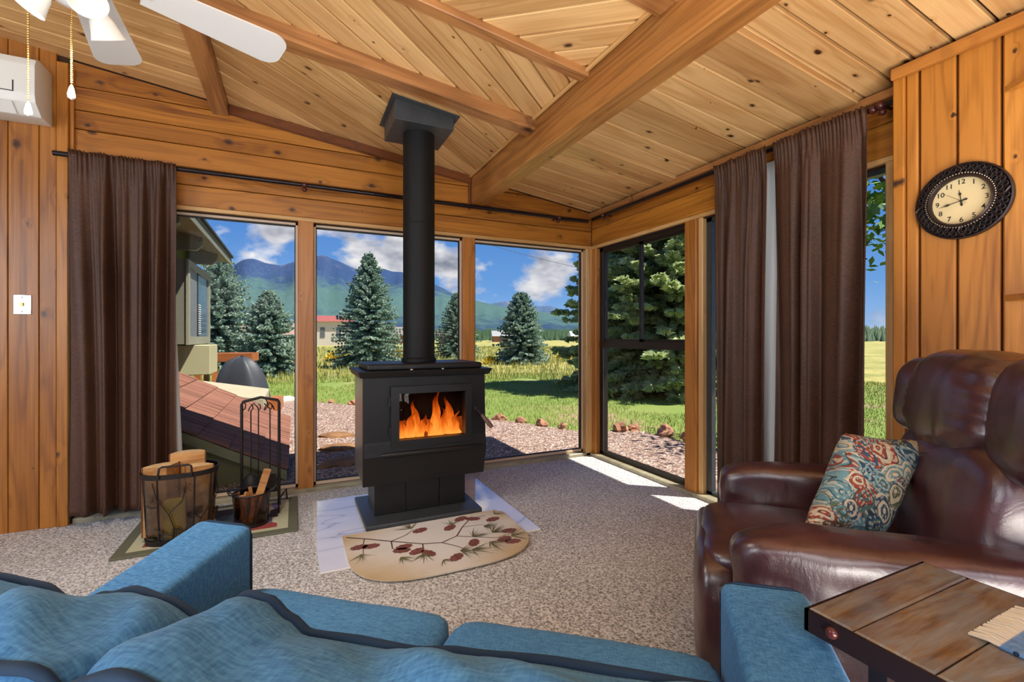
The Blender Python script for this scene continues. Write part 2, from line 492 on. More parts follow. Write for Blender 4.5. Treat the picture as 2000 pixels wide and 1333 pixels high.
# ================================================================== THE ROOM
RX, BY = 2.62, 3.73          # inner faces of the right and back window walls
SL = 0.13                    # fall of the ceiling towards the right wall
def zc(x): return 2.36 + SL * (RX - x)
XL, YN = -4.2, -3.2          # how far the room goes on to the left and behind
nC = Vector((-SL, 0, -1)).normalized()   # ceiling faces down

# floor
mb = MB(); mb.box(XL, 2.66, YN, 3.74, -0.12, 0.0)
floor = setp(mb.obj('floor', M['carpet']), 'beige loop pile carpet covering the whole floor', 'floor', None, 'structure')

# ceiling deck (dark behind the joints) with planks, rafters and trims as children
mb = MB()
mb.hexa([(XL, YN, zc(XL) + .03), (RX + .77, YN, zc(RX + .77) + .03), (RX + .77, BY + .86, zc(RX + .77) + .03), (XL, BY + .86, zc(XL) + .03),
         (XL, YN, zc(XL) + .16), (RX + .77, YN, zc(RX + .77) + .16), (RX + .77, BY + .86, zc(RX + .77) + .16), (XL, BY + .86, zc(XL) + .16)])
ceiling = setp(mb.obj('ceiling', M['joint']), 'sloping ceiling of knotty pine planks', 'ceiling', None, 'structure')

def ceil_region(poly, ang, pitch, seed):
    rnd = random.Random(seed)
    d = Vector((math.cos(ang), math.sin(ang))); nn = Vector((-d.y, d.x))
    offs = [p[0] * nn.x + p[1] * nn.y for p in poly]
    o0 = min(offs) - rnd.random() * pitch
    while o0 < max(offs):
        pw = pitch * rnd.uniform(0.94, 1.06)
        q = clip_poly(poly, nn.x, nn.y, o0 + pw - 0.013)
        if q: q = clip_poly(q, -nn.x, -nn.y, -(o0 + 0.001))
        o0 += pw
        if len(q) < 3: continue
        qq = []
        for p in q:
            if not qq or math.hypot(p[0] - qq[-1][0], p[1] - qq[-1][1]) > 1e-3: qq.append(p)
        if len(qq) > 2 and math.hypot(qq[0][0] - qq[-1][0], qq[0][1] - qq[-1][1]) < 1e-3: qq.pop()
        if len(qq) < 3: continue
        ar = abs(sum(qq[i][0] * qq[(i + 1) % len(qq)][1] - qq[(i + 1) % len(qq)][0] * qq[i][1] for i in range(len(qq)))) / 2
        if ar < 0.003: continue
        jit = rnd.uniform(-0.002, 0.002)
        pts = [(x, y, zc(x) + jit) for x, y in qq]
        board('plank', ceiling, pts, nC, (d.x, d.y, -SL * d.x), 0.022, M['ceil_wood'], 0.003)
rect = lambda x0, x1, y0, y1: [(x0, y0), (x1, y0), (x1, y1), (x0, y1)]
ceil_region(rect(1.50, RX + .02, -1.2, BY), 0.0, 0.137, 1)            # right of the beam
ceil_region(rect(-0.41, 1.365, 2.62, BY), R(35), 0.128, 2)             # by the window wall
ceil_region(rect(-0.41, 1.365, 2.02, 2.62), R(37), 0.128, 3)
ceil_region(rect(-0.41, 1.365, -0.6, 2.02), R(-45), 0.135, 4)
ceil_region(rect(-2.2, -0.41, 1.2, BY), 0.0, 0.137, 5)                 # left end
# rafters: set below the deck
def rafter(x0, x1, y0, y1, depth, mat='rafter_wood'):
    yc = (y0 + y1) / 2
    timber('rafter', ceiling, (x0, yc, zc(x0) - depth / 2 + .01), (x1, yc, zc(x1) - depth / 2 + .01), y1 - y0, depth + .02, (SL, 0, 1), M[mat], 0.004)
rafter(-4.0, 1.37, 2.545, 2.655, 0.075)
rafter(-0.41, 1.37, 1.965, 2.035, 0.035)
rafter(-0.41, 1.37, 1.36, 1.47, 0.05)
rafter(1.49, RX, 1.36, 1.535, 0.030, 'ceil_wood')
rafter(1.49, RX, 2.60, 2.72, 0.026, 'ceil_wood')
timber('rafter', ceiling, (-0.46, 2.65, zc(-.46) - .035), (-0.46, BY, zc(-.46) - .035), 0.10, 0.09, (0, 0, 1), M['rafter_wood'], 0.004)
# strips where ceiling meets walls and beam
timber('cove_strip', ceiling, (-0.41, BY - .02, zc(-.41) - .03), (1.365, BY - .02, zc(1.365) - .03), 0.045, 0.062, (SL, 0, 1), M['dark_trim'], 0.004)
timber('cove_strip', ceiling, (RX - .02, 1.155, 2.325), (RX - .02, BY, 2.325), 0.04, 0.045, (0, 0, 1), M['rafter_wood'], 0.004)
timber('cove_strip', ceiling, (1.352, 1.0, zc(1.352) - .008), (1.352, BY, zc(1.352) - .008), 0.02, 0.02, (0, 0, 1), M['pale_trim'], 0.004)
timber('cove_strip', ceiling, (2.452, -1.0, 2.335), (2.452, 1.155, 2.335), 0.03, 0.05, (0, 0, 1), M['post_wood'], 0.004)

# the big beam
beam = timber('ceiling_beam', None, (1.432, -1.6, 2.408), (1.432, BY + .01, 2.408), 0.135, 0.232, (0, 0, 1), M['beam_wood'], 0.007)
setp(beam, 'heavy square timber beam running under the ceiling to the window wall', 'beam', None, 'structure')

# ---- back wall: header with boards, posts, sill
mb = MB()
mb.hexa([(-1.245, BY + .02, 2.0), (RX + .14, BY + .02, 2.0), (RX + .14, BY + .15, 2.0), (-1.245, BY + .15, 2.0),
         (-1.245, BY + .02, zc(-1.245) + .05), (RX + .14, BY + .02, zc(RX + .14) + .05), (RX + .14, BY + .15, zc(RX + .14) + .05), (-1.245, BY + .15, zc(-1.245) + .05)])
wall_back = setp(mb.obj('wall_back', M['joint']), 'window wall behind the stove with horizontal pine boards above the glass', 'wall', None, 'structure')
for z0, z1 in [(2.035, 2.175), (2.178, 2.290), (2.293, 2.442), (2.445, 2.560), (2.563, 2.705), (2.708, 2.87)]:
    for xa, xb in (((-1.24, 1.36), (1.505, RX)) if z1 > 2.32 else ((-1.24, RX),)):
        q = clip_poly([(xa, z0), (xb, z0), (xb, z1 - .002), (xa, z1 - .002)], SL, 1.0, 2.36 + SL * RX - .005)
        if len(q) >= 3:
            board('board', wall_back, [(x, BY, z) for x, z in q], (0, -1, 0), (1, 0, 0), 0.02, M['wall_wood'])
q = [(-1.24, BY - .008, 2.005), (RX, BY - .008, 2.005), (RX, BY - .008, 2.033), (-1.24, BY - .008, 2.033)]
board('bead_strip', wall_back, q, (0, -1, 0), (1, 0, 0), 0.03, M['pale_trim'])
def post(parent, x0, x1, y0, y1, z0, z1, mat='post_wood'):
    mb = MB(); L = z1 - z0
    mb.box(-L / 2, L / 2, -(x1 - x0) / 2, (x1 - x0) / 2, -(y1 - y0) / 2, (y1 - y0) / 2); mb.bevel(0.005, 1)
    o = mb.obj('post', M[mat], parent)
    o.matrix_local = Matrix(((0, 1, 0, (x0 + x1) / 2), (0, 0, 1, (y0 + y1) / 2), (1, 0, 0, (z0 + z1) / 2), (0, 0, 0, 1)))
    return o
post(wall_back, 0.024, 0.131, BY + .005, BY + .14, 0.0, 2.01)
post(wall_back, 1.305, 1.412, BY + .005, BY + .14, 0.0, 2.01)
post(wall_back, 2.555, 2.625, BY - .005, BY + .14, 0.0, 2.01, 'pale_trim')
post(wall_back, 1.345, 1.362, BY - .03, BY + .01, 2.24, 2.52, 'dark_trim')
mb = MB(); mb.box(-1.24, RX, BY - .005, BY + .11, -0.10, 0.030); mb.bevel(.004, 1)
setp(mb.obj('trim_1', M['sill']), 'weathered pale sill board along the foot of the back windows', 'sill', None, 'structure')

def fixed_window(name, x0, x1, label):
    z0, z1, yg = 0.035, 2.005, BY + .075
    mb = MB()
    mb.box(x0, x1, yg - .02, yg + .02, z1 - .022, z1); mb.box(x0, x1, yg - .02, yg + .02, z0, z0 + .022)
    mb.box(x0, x0 + .016, yg - .02, yg + .02, z0, z1); mb.box(x1 - .016, x1, yg - .02, yg + .02, z0, z1)
    w = setp(mb.obj(name, M['stop']), label, 'window', None, 'structure')
    mb = MB()
    mb.box(x0 + .014, x1 - .014, yg - .012, yg + .012, z1 - .032, z1 - .02); mb.box(x0 + .014, x1 - .014, yg - .012, yg + .012, z0 + .02, z0 + .03)
    mb.box(x0 + .014, x0 + .023, yg - .012, yg + .012, z0 + .02, z1 - .02); mb.box(x1 - .023, x1 - .014, yg - .012, yg + .012, z0 + .02, z1 - .02)
    mb.obj('gasket', M['gasket'], w)
    mb = MB(); mb.box(x0 + .016, x1 - .016, yg - .002, yg + .002, z0 + .02, z1 - .02); mb.obj('pane', M['pane'], w)
fixed_window('window_1', -1.235, 0.024, 'fixed window pane behind the brown curtain and wood basket')
fixed_window('window_2', 0.131, 1.305, 'fixed window pane behind the wood stove')
fixed_window('window_3', 1.412, 2.555, 'fixed window pane between the stove and the room corner')

# ---- right wall
mb = MB(); mb.box(RX + .02, RX + .15, 1.0, BY + .15, 2.0, zc(RX) + .03)
wall_right = setp(mb.obj('wall_right', M['joint']), 'side window wall with pine boards above the bronze windows', 'wall', None, 'structure')
for z0, z1 in [(2.035, 2.198), (2.201, 2.345)]:
    board('board', wall_right, [(RX, 1.155, z0), (RX, BY, z0), (RX, BY, z1), (RX, 1.155, z1)], (-1, 0, 0), (0, 1, 0), 0.02, M['wall_wood'])
board('bead_strip', wall_right, [(RX - .008, 1.155, 2.005), (RX - .008, BY, 2.005), (RX - .008, BY, 2.033), (RX - .008, 1.155, 2.033)], (-1, 0, 0), (0, 1, 0), 0.03, M['pale_trim'])
post(wall_right, RX - .002, RX + .14, 3.66, BY + .0, 0.0, 2.01)
post(wall_right, RX - .005, RX + .14, 2.435, 2.545, 0.0, 2.01)
post(wall_right, RX + .015, RX + .14, 2.395, 2.434, 0.0, 2.01, 'pale_trim')
post(wall_right, RX - .002, RX + .14, 1.158, 1.262, 0.0, 2.01, 'pale_trim')
mb = MB(); mb.box(RX - .025, RX + .13, 1.16, BY - .006, -0.10, 0.028); mb.bevel(.004, 1)
setp(mb.obj('trim_2', M['sill']), 'pale sill board along the foot of the bronze side windows', 'sill', None, 'structure')

# sliding bronze window over a fixed pane
xg = RX + .075
mb = MB()
ya, yb, za, zb = 2.546, 3.658, 0.03, 2.003
mb.box(xg - .03, xg + .03, ya, yb, zb - .035, zb); mb.box(xg - .03, xg + .03, ya, yb, za, za + .03)
mb.box(xg - .03, xg + .03, ya, ya + .012, za, zb); mb.box(xg - .03, xg + .03, yb - .045, yb, za, zb)
mb.box(xg - .035, xg + .03, ya, yb, 1.050, 1.110)
w4 = setp(mb.obj('window_4', M['bronze']), 'bronze framed sliding window over a fixed pane in the side wall', 'window', None, 'structure')
def sash(y0, y1, z0, z1, x):
    mb = MB(); t = .022
    mb.box(x - .01, x + .01, y0, y1, z0, z0 + t); mb.box(x - .01, x + .01, y0, y1, z1 - t, z1)
    mb.box(x - .01, x + .01, y0, y0 + t, z0, z1); mb.box(x - .01, x + .01, y1 - t, y1, z0, z1)
    s = mb.obj('sash', M['bronze'], w4)
    mb = MB(); mb.box(x - .002, x + .002, y0 + t, y1 - t, z0 + t, z1 - t); mb.obj('pane', M['pane'], s)
    return s
sash(2.56, 3.12, 1.11, 1.968, xg + .012)
s_ = sash(3.085, 3.612, 1.11, 1.968, xg - .012)
mb = MB(); mb.box(xg - .034, xg - .022, 3.089, 3.101, 1.40, 1.50); mb.obj('latch', M['iron'], s_)
mb = MB(); mb.box(xg - .002, xg + .002, ya + .01, yb - .04, za + .03, 1.05); mb.obj('pane', M['pane'], w4)
mb = MB(); mb.box(xg - .03, xg - .022, yb - .052, yb - .044, za + .03, zb - .03); mb.obj('side_track', M['grey_metal'], w4)
# window behind the right curtains
mb = MB()
ya, yb = 1.262, 2.394
mb.box(xg - .02, xg + .02, ya, yb, zb - .03, zb); mb.box(xg - .02, xg + .02, ya, yb, za, za + .02)
mb.box(xg - .02, xg + .02, ya, ya + .02, za, zb); mb.box(xg - .02, xg + .02, yb - .045, yb, za, zb)
w5 = setp(mb.obj('window_5', M['grey_metal']), 'tall fixed window mostly hidden by the two brown side curtains', 'window', None, 'structure')
mb = MB(); mb.box(xg - .002, xg + .002, ya + .02, yb - .03, za + .02, zb - .03); mb.obj('pane', M['pane'], w5)

# ---- clock wall: vertical boards, standing proud of the windows
XC = 2.47
mb = MB(); mb.box(XC + .02, XC + .17, YN, 1.15, 0, zc(XC) + .02)
wall_clock = setp(mb.obj('wall_side', M['joint']), 'vertical board wall with the round clock', 'wall', None, 'structure')
ys = [1.111, 1.060, 0.933, 0.800, 0.668, 0.535, 0.40, 0.27, 0.14, 0.0, -.14, -.28, -.42, -.56, -.70, -.84]
for a, b in zip(ys[:-1], ys[1:]):
    board('board', wall_clock, [(XC, b + .007, 0), (XC, a - .001, 0), (XC, a - .001, 2.36), (XC, b + .007, 2.36)], (-1, 0, 0), (0, 0, 1), 0.02, M['clock_wood'], .006)
post(wall_clock, XC - .012, RX + .02, 1.112, 1.156, 0, 2.37, 'wall_wood')

# ---- panel wall at the left with the air conditioner
YLW = 3.70
mb = MB(); mb.box(XL, -1.243, YLW + .02, YLW + .16, 0, 3.3)
wall_left = setp(mb.obj('wall_left', M['joint']), 'vertical knotty pine board wall beside the dark curtain', 'wall', None, 'structure')
xs = [-1.302, -1.382, -1.518, -1.65, -1.78, -1.92, -2.06, -2.2, -2.34]
for a, b in zip(xs[:-1], xs[1:]):
    board('board', wall_left, [(b + .002, YLW, 0), (a - .001, YLW, 0), (a - .001, YLW, zc(a) + .02), (b + .002, YLW, zc(b) + .02)], (0, -1, 0), (0, 0, 1), 0.02, M['wall_wood'], .003)
board('corner_board', wall_left, [(-1.30, YLW - .012, 0), (-1.246, YLW - .012, 0), (-1.246, YLW - .012, 2.82), (-1.30, YLW - .012, 2.82)], (0, -1, 0), (0, 0, 1), 0.03, M['wall_wood'], .004)
board('corner_board', wall_left, [(-1.246, YLW + .01, 2.0), (-1.225, YLW + .01, 2.0), (-1.225, YLW + .01, 2.80), (-1.246, YLW + .01, 2.80)], (0, -1, 0), (0, 0, 1), 0.02, M['post_wood'], .003)

# ---- small corner shelves at the far right of the clock wall
for z, lab in ((2.10, 'wedge shaped pine shelf high on the clock wall'), (1.30, 'wedge shaped pine shelf on the clock wall below the clock')):
    mb = MB(); mb.prism([(0, 0), (0, -.42), (-.30, -.42)], -.012, .012); mb.bevel(.003, 1)
    o = mb.obj('corner_shelf', M['clock_wood'], None, loc=(XC, .797, z))
    setp(o, lab, 'shelf', 'corner shelves')

# ================================================================== FIXTURES
# curtain rods
def rod(name, path, label, knobs, ends):
    mb = MB(); mb.tube(path, .0155, 10)
    o = auto_smooth(mb.obj(name, M['rod']), 50)
    setp(o, label, 'curtain rod')
    for (p, d) in knobs:
        mb = MB(); mb.tube([Vector(p) + Vector(d) * .09, Vector(p) - Vector(d) * .005], .008, 8)
        mb.sphere(Vector(p) - Vector(d) * .018 + Vector((0, 0, -.004)), .019, 10); mb.sphere(Vector(p) + Vector((0, 0, -.032)), .017, 10)
        auto_smooth(mb.obj('bracket', M['rodball'], o), 60)
    for p in ends:
        mb = MB(); mb.sphere(p, .021, 12); auto_smooth(mb.obj('finial', M['rodball'], o), 80)
    return o
rod('curtain_rod', [(-1.29, 3.62, 2.240), (2.10, 3.62, 2.240), (2.17, 3.62, 2.232), (2.50, 3.62, 2.240)], 'long dark curtain rod across the back window wall',
    [((-1.19, 3.62, 2.24), (0, 1, 0)), ((0.066, 3.62, 2.24), (0, 1, 0)), ((2.174, 3.62, 2.24), (0, 1, 0))], [])
rod('curtain_rod', [(2.54, 1.165, 2.258), (2.54, 3.60, 2.258)], 'dark curtain rod on the side wall carrying two brown curtains',
    [((2.54, 1.235, 2.258), (1, 0, 0)), ((2.54, 3.42, 2.258), (1, 0, 0))], [(2.54, 1.275, 2.255)])

def curtain(name, origin, along, out, W, z0, z1, folds, seed, label, flare=0.0, amp=0.038, group=None):
    """gathered curtain: along = unit vector across, out = towards the room"""
    rnd = random.Random(seed)
    nu, nv = 110, 56
    ph = [rnd.uniform(0, 6.28) for _ in range(5)]
    V = []; A = Vector(along); O = Vector(out); C = Vector(origin)
    for j in range(nv + 1):
        t = j / nv                      # 0 = top
        z = z1 + (z0 - z1) * t
        head = math.exp(-((t - 0.0) / 0.03) ** 2)
        for i in range(nu + 1):
            s = i / nu
            x = (s - .5) * W * (1 + flare * t) * (1 + .02 * math.sin(5 * t + ph[0])) + W / 2
            # wandering fold phase
            p = folds * 2 * math.pi * s + 1.5 * math.sin(3.1 * s + ph[1] + .6 * t) * (0.5 + t) + 1.0 * math.sin(7 * s + ph[2] + .4 * t)
            a = amp * (0.30 + 0.90 * min(1, t * 3)) * (0.7 + 0.5 * math.sin(4.3 * s * 3 + ph[3]))
            y = a * math.sin(p) + 0.40 * a * math.sin(2 * p + ph[4]) + .18 * a * math.sin(5 * p + ph[0]) * math.exp(-t * 4)
            # gathered heading: fine ruffles
            y += (head + .55 * math.exp(-((t - .045) / .02) ** 2)) * 0.011 * math.sin(W * 330 * s + 3 * math.sin(9 * s) + 1.5 * math.sin(23 * s)) + .012 * (1 - min(1, t * 20)) 
            if 0.012 < t < .05: y *= .8
            q = C + A * x + O * (y) + Vector((0, 0, z + (0.006 * math.sin(p * .5 + ph[2]) if j == nv else 0) + (0.004 * math.sin(s * folds * 40) if j == 0 else 0)))
            V.append(q)
    F = [(j * (nu + 1) + i, j * (nu + 1) + i + 1, (j + 1) * (nu + 1) + i + 1, (j + 1) * (nu + 1) + i) for j in range(nv) for i in range(nu)]
    me = mesh_np(name, [tuple(v) for v in V], F)
    o = link(name, me, M['curtain'], None, True)
    so = o.modifiers.new('thickness', 'SOLIDIFY'); so.thickness = 0.003
    setp(o, label, 'curtain', group)
    return o
def liner(parent, pts_top, pts_bot, out):
    n = 24; V = []; F = []
    a0, a1 = Vector(pts_top[0]), Vector(pts_top[1]); b0, b1 = Vector(pts_bot[0]), Vector(pts_bot[1]); O = Vector(out)
    for j in range(21):
        t = j / 20
        l, r = a0.lerp(b0, t), a1.lerp(b1, t)
        for i in range(n + 1):
            s = i / n
            V.append(tuple(l.lerp(r, s) + O * (.008 * math.sin(s * 22) * (.4 + t))))
    F = [(j * (n + 1) + i, j * (n + 1) + i + 1, (j + 1) * (n + 1) + i + 1, (j + 1) * (n + 1) + i) for j in range(20) for i in range(n)]
    o = link('lining', mesh_np('lining', V, F), M['liner'], parent, True)
    so = o.modifiers.new('thickness', 'SOLIDIFY'); so.thickness = 0.0015
    o['label'] = 'white lining cloth'
cl = curtain('curtain', (-1.205, 3.60, 0), (1, 0, 0), (0, -1, 0), .515, .075, 2.262, 5, 3, 'brown gathered curtain beside the panel wall', .03)
liner(cl, ((-1.16, 3.665, 2.2), (-.735, 3.665, 2.2)), ((-1.18, 3.665, .09), (-.655, 3.665, .09)), (0, -1, 0))
c2 = curtain('curtain', (2.515, 2.175, 0), (0, -1, 0), (-1, 0, 0), .365, .03, 2.275, 3, 8, 'narrower brown side curtain next to the sliding window', -.10, .032, 'side curtains')
liner(c2, ((2.575, 2.12, 2.2), (2.575, 1.74, 2.2)), ((2.575, 2.12, .09), (2.575, 1.70, .09)), (-1, 0, 0))
c3 = curtain('curtain', (2.515, 1.765, 0), (0, -1, 0), (-1, 0, 0), .475, .03, 2.275, 3, 21, 'wider brown side curtain next to the clock wall', .02, .030, 'side curtains')

# switch plate
mb = MB(); mb.box(-.039, .039, -.006, 0, -.058, .058); mb.bevel(.004, 2)
sw = setp(mb.obj('switch_plate', M['chrome'], None, loc=(-1.453, YLW - .0005, 1.343)), 'chrome light switch plate on the pine wall', 'switch')
mb = MB(); mb.box(-.006, .006, -.018, -.005, -.010, .012); mb.obj('toggle', M['brass'], sw)
mb = MB()
mb.bm.free()
for z in (-.042, .042):
    mb = MB(); mb.sphere((0, -.006, z), .004, 6); mb.obj('screw', M['grey_metal'], sw)

# air conditioner
prof = [(0, 0.0), (-.135, .0), (-.205, .055), (-.215, .10), (-.215, .26), (-.20, .30), (-.16, .318), (0, .318)]
mb = MB(); L = .80
a = [mb.bm.verts.new((0, y, z)) for y, z in prof]; b = [mb.bm.verts.new((-L, y, z)) for y, z in prof]
mb.bm.faces.new(a); mb.bm.faces.new(b[::-1])
for k in range(len(prof)): mb.bm.faces.new((a[k], b[k], b[(k + 1) % len(prof)], a[(k + 1) % len(prof)]))
mb.bevel(.008, 2)
acr = empty('air_conditioner', (-1.318, YLW - .001, 2.415), 0, 'white wall mounted air conditioner high on the pine wall', 'air conditioner')
auto_smooth(mb.obj('body', M['white'], acr), 35)
mb = MB(); mb.hexa([(-L + .03, -.142, .004), (-.10, -.142, .004), (-.10, -.200, .050), (-L + .03, -.200, .050), (-L + .03, -.148, -.002), (-.10, -.148, -.002), (-.10, -.206, .045), (-L + .03, -.206, .045)]); mb.obj('louver', M['white'], acr)
mb = MB(); mb.box(-L + .03, -.09, -.2172, -.2140, .098, .102); mb.box(-.093, -.088, -.2172, -.214, .098, .16); mb.obj('panel_seam', M['gasket'], acr)
mb = MB(); mb.box(-.30, -.20, -.2168, -.2145, .075, .081); mb.obj('display', M['grey_metal'], acr)

# ceiling fan
fx, fy = -0.63, 1.92
fan = empty('ceiling_fan', (fx, fy, 2.30), 0, 'white ceiling fan with glass lamp shades and pull chains', 'ceiling fan')
mb = MB(); mb.lathe([(.002, .47), (.07, .47), (.065, .42), (.02, .40)], 24, Matrix.Translation((0, 0, .02))); mb.tube([(0, 0, .45), (0, 0, .12)], .012, 10); auto_smooth(mb.obj('downrod', M['white_gloss'], fan), 40)
mb = MB(); mb.lathe([(.02, .14), (.10, .13), (.125, .09), (.125, .03), (.09, .0), (.05, -.03), (.06, -.05), (.06, -.08), (.02, -.10), (.001, -.10)], 32); auto_smooth(mb.obj('motor', M['white_gloss'], fan), 40)
for k in range(5):
    ang = R(23 + 72 * k)
    mb = MB()
    pl = []
    x0, x1, w0, w1 = .17, .635, .056, .082
    n = 10
    pl += [(x0, -w0)] + [(x1 - .06 + .06 * math.sin(math.pi / 2 * i / n), -w1 + .05 * (1 - math.cos(math.pi / 2 * i / n))) for i in range(n + 1)]
    pl += [(x1 - .06 + .06 * math.cos(math.pi / 2 * i / n), w1 - .05 * (1 - math.sin(math.pi / 2 * i / n))) for i in range(n + 1)] + [(x0, w0)]
    mb.prism(pl, -.004, .004, Matrix.Rotation(ang, 4, 'Z') @ Matrix.Translation((0, 0, .045)) @ Matrix.Rotation(R(-13), 4, 'X'))
    bl = auto_smooth(mb.obj('blade', M['white_gloss'], fan), 30)
    mb = MB(); mb.box(.08, .20, -.02, .02, .036, .044, Matrix.Rotation(ang, 4, 'Z')); mb.obj('blade_bracket', M['white_gloss'], bl)
shade_m, snt, sb_ = newmat('frosted_shade')
sb_.inputs['Base Color'].default_value = (*srgb(240, 238, 232), 1); sb_.inputs['Roughness'].default_value = .3
sb_.inputs['Emission Color'].default_value = (1, .93, .82, 1); sb_.inputs['Emission Strength'].default_value = 0.15
for dx, dy in ((.05, .09), (-.1, 0), (.05, -.09)):  # spots added under the fan to brighten the room below
    pl_d = bpy.data.lights.new('fan_fill_spot', 'SPOT'); pl_d.energy = 24; pl_d.spot_size = R(150); pl_d.spot_blend = 1.0; pl_d.shadow_soft_size = .05; pl_d.color = (1, .95, .88)
    plo = bpy.data.objects.new('fan_fill_spot', pl_d); col.objects.link(plo); plo.location = (fx + dx, fy + dy, 2.30 - .19)
for k, az in enumerate((62, 182, 302)):
    A = Matrix.Rotation(R(az), 4, 'Z') @ Matrix.Translation((.07, 0, -.055)) @ Matrix.Rotation(R(-32), 4, 'Y') @ Matrix.Rotation(R(180), 4, 'X')
    mb = MB(); mb.lathe([(.018, 0), (.022, .010), (.034, .035), (.042, .065), (.050, .088), (.047, .088), (.039, .065), (.031, .035), (.015, .010)], 24, A, cap=False)
    auto_smooth(mb.obj('lamp_shade', shade_m, fan), 50)
for dx, dy, zl, lab in ((-.15, .10, -.385, 1), (-.02, .03, -.335, 2)):
    mb = MB()
    n = 40
    for i in range(n): mb.sphere((dx, dy, -.06 + (zl + .06) * i / n), .0032, 4)
    mb.tube([(dx, dy, -.06), (dx, dy, zl)], .0012, 4)
    if lab == 1: mb.tube([(0, 0, -.07), (dx, dy, -.06)], .0025, 6)
    ch = mb.obj('pull_chain', M['brass'], fan)
    mb = MB(); mb.lathe([(.0015, .045), (.006, .035), (.0105, .012), (.010, .002), (.001, -.004)], 12, Matrix.Translation((dx, dy, zl - .045))); auto_smooth(mb.obj('pull_knob', M['white_gloss'], ch), 60)

# wall clock
ck = empty('wall_clock', (XC - .001, .915, 1.705), 0, 'round openwork bronze wall clock with cream dial and black numerals', 'clock')
ckM = Matrix(((0, 0, -1, 0), (-1, 0, 0, 0), (0, 1, 0, 0), (0, 0, 0, 1)))   # local x -> -y (viewer right), y -> up, z -> into the room
M['clock_bronze'] = plain('clock_bronze', srgb(58, 46, 44), .35, .5, .5, .1, 120, .25)
M['clock_dark'] = plain('clock_dark', srgb(26, 24, 30), .5, .2)
M['bead_m'] = plain('clock_bead', srgb(150, 136, 120), .3, .7)
M['ink'] = plain('dial_ink', srgb(44, 38, 26), .7)
M['dial'] = plain('dial_paper', srgb(222, 200, 152), .7, 0, .3, 0, 30, .08)
mb = MB(); mb.lathe([(.001, .004), (.100, .004), (.148, .004), (.153, .008), (.153, .0), (.001, 0)], 48, ckM, cap=False); auto_smooth(mb.obj('backing', M['clock_dark'], ck), 40)
mb = MB(); mb.lathe([(.140, .006), (.148, .020), (.153, .018), (.154, .004)], 48, ckM, cap=False); mb.lathe([(.094, .006), (.094, .036), (.099, .041), (.105, .036), (.107, .020), (.107, .006)], 48, ckM, cap=False); auto_smooth(mb.obj('rim', M['clock_bronze'], ck), 60)
mb = MB()
for row, (rr, n, sz) in enumerate(((.118, 34, .0088), (.134, 38, .0088))):
    for k in range(n):
        a = 2 * math.pi * (k + .5 * row) / n
        c = Vector((rr * math.cos(a), rr * math.sin(a), .024 - row * .004))
        mb.tube([ckM @ (c + Vector((sz * math.cos(t), sz * math.sin(t), 0))) for t in [2 * math.pi * j / 8 for j in range(8)]], .0024, 5, closed=True)
for k in range(4):
    a = math.pi / 2 * k + .05
    mb.tube([ckM @ Vector((r * math.cos(a + .1 * math.sin(r * 90)), r * math.sin(a + .1 * math.sin(r * 90)), .028)) for r in (.106, .115, .125, .135, .147)], .004, 6)
auto_smooth(mb.obj('filigree', M['clock_bronze'], ck), 60)
mb = MB()
for k in range(72):
    a = 2 * math.pi * k / 72
    mb.sphere(ckM @ Vector((.1085 * math.cos(a), .1085 * math.sin(a), .034)), .0034, 4)
mb.obj('bead_ring', M['bead_m'], ck)
mb = MB(); mb.lathe([(.001, .014), (.095, .014)], 48, ckM, cap=False); mb.obj('dial', M['dial'], ck)
for k in range(1, 13):
    cu = bpy.data.curves.new('numeral', 'FONT'); cu.body = str(k); cu.size = .027; cu.align_x = 'CENTER'; cu.align_y = 'CENTER'; cu.extrude = .0003; cu.offset = .0003
    cu.materials.append(M['ink'])
    tmp = bpy.data.objects.new('numeral_tmp', cu); col.objects.link(tmp); dg = bpy.context.evaluated_depsgraph_get()
    me = bpy.data.meshes.new_from_object(tmp.evaluated_get(dg)); bpy.data.objects.remove(tmp, do_unlink=True)
    me.name = 'numeral'; me.materials.clear(); o = link('numeral', me, M['ink'], ck)
    a = R(90 - 30 * k)
    o.matrix_local = ckM @ Matrix.Translation((.077 * math.cos(a), .077 * math.sin(a), .0148))
def hand(name, deg, L, w, z, tail=.022):
    mb = MB(); A = ckM @ Matrix.Rotation(R(-deg), 4, 'Z')
    if w > .001:
        mb.prism([(-.0010, 0), (-.0012, L * .45), (-w, L * .6), (-.0012, L * .75), (0, L), (.0012, L * .75), (w, L * .6), (.0012, L * .45), (.0010, 0)], z, z + .001, A)
        mb.prism([(-.001, 0), (-.0045, -tail * .8), (0, -tail), (.0045, -tail * .8), (.001, 0)], z, z + .001, A)
    else:
        mb.prism([(-.0005, -tail), (-.0005, L), (.0005, L), (.0005, -tail)], z, z + .001, A)
    mb.obj(name, M['ink'], ck)
hand('hour_hand', -7, .048, .0052, .0165)
hand('minute_hand', 259, .074, .0045, .0185)
hand('second_hand', 308, .070, .0006, .0205)
mb = MB(); mb.lathe([(.001, .022), (.004, .022), (.004, .014)], 12, ckM, cap=False); mb.obj('hub', M['ink'], ck)
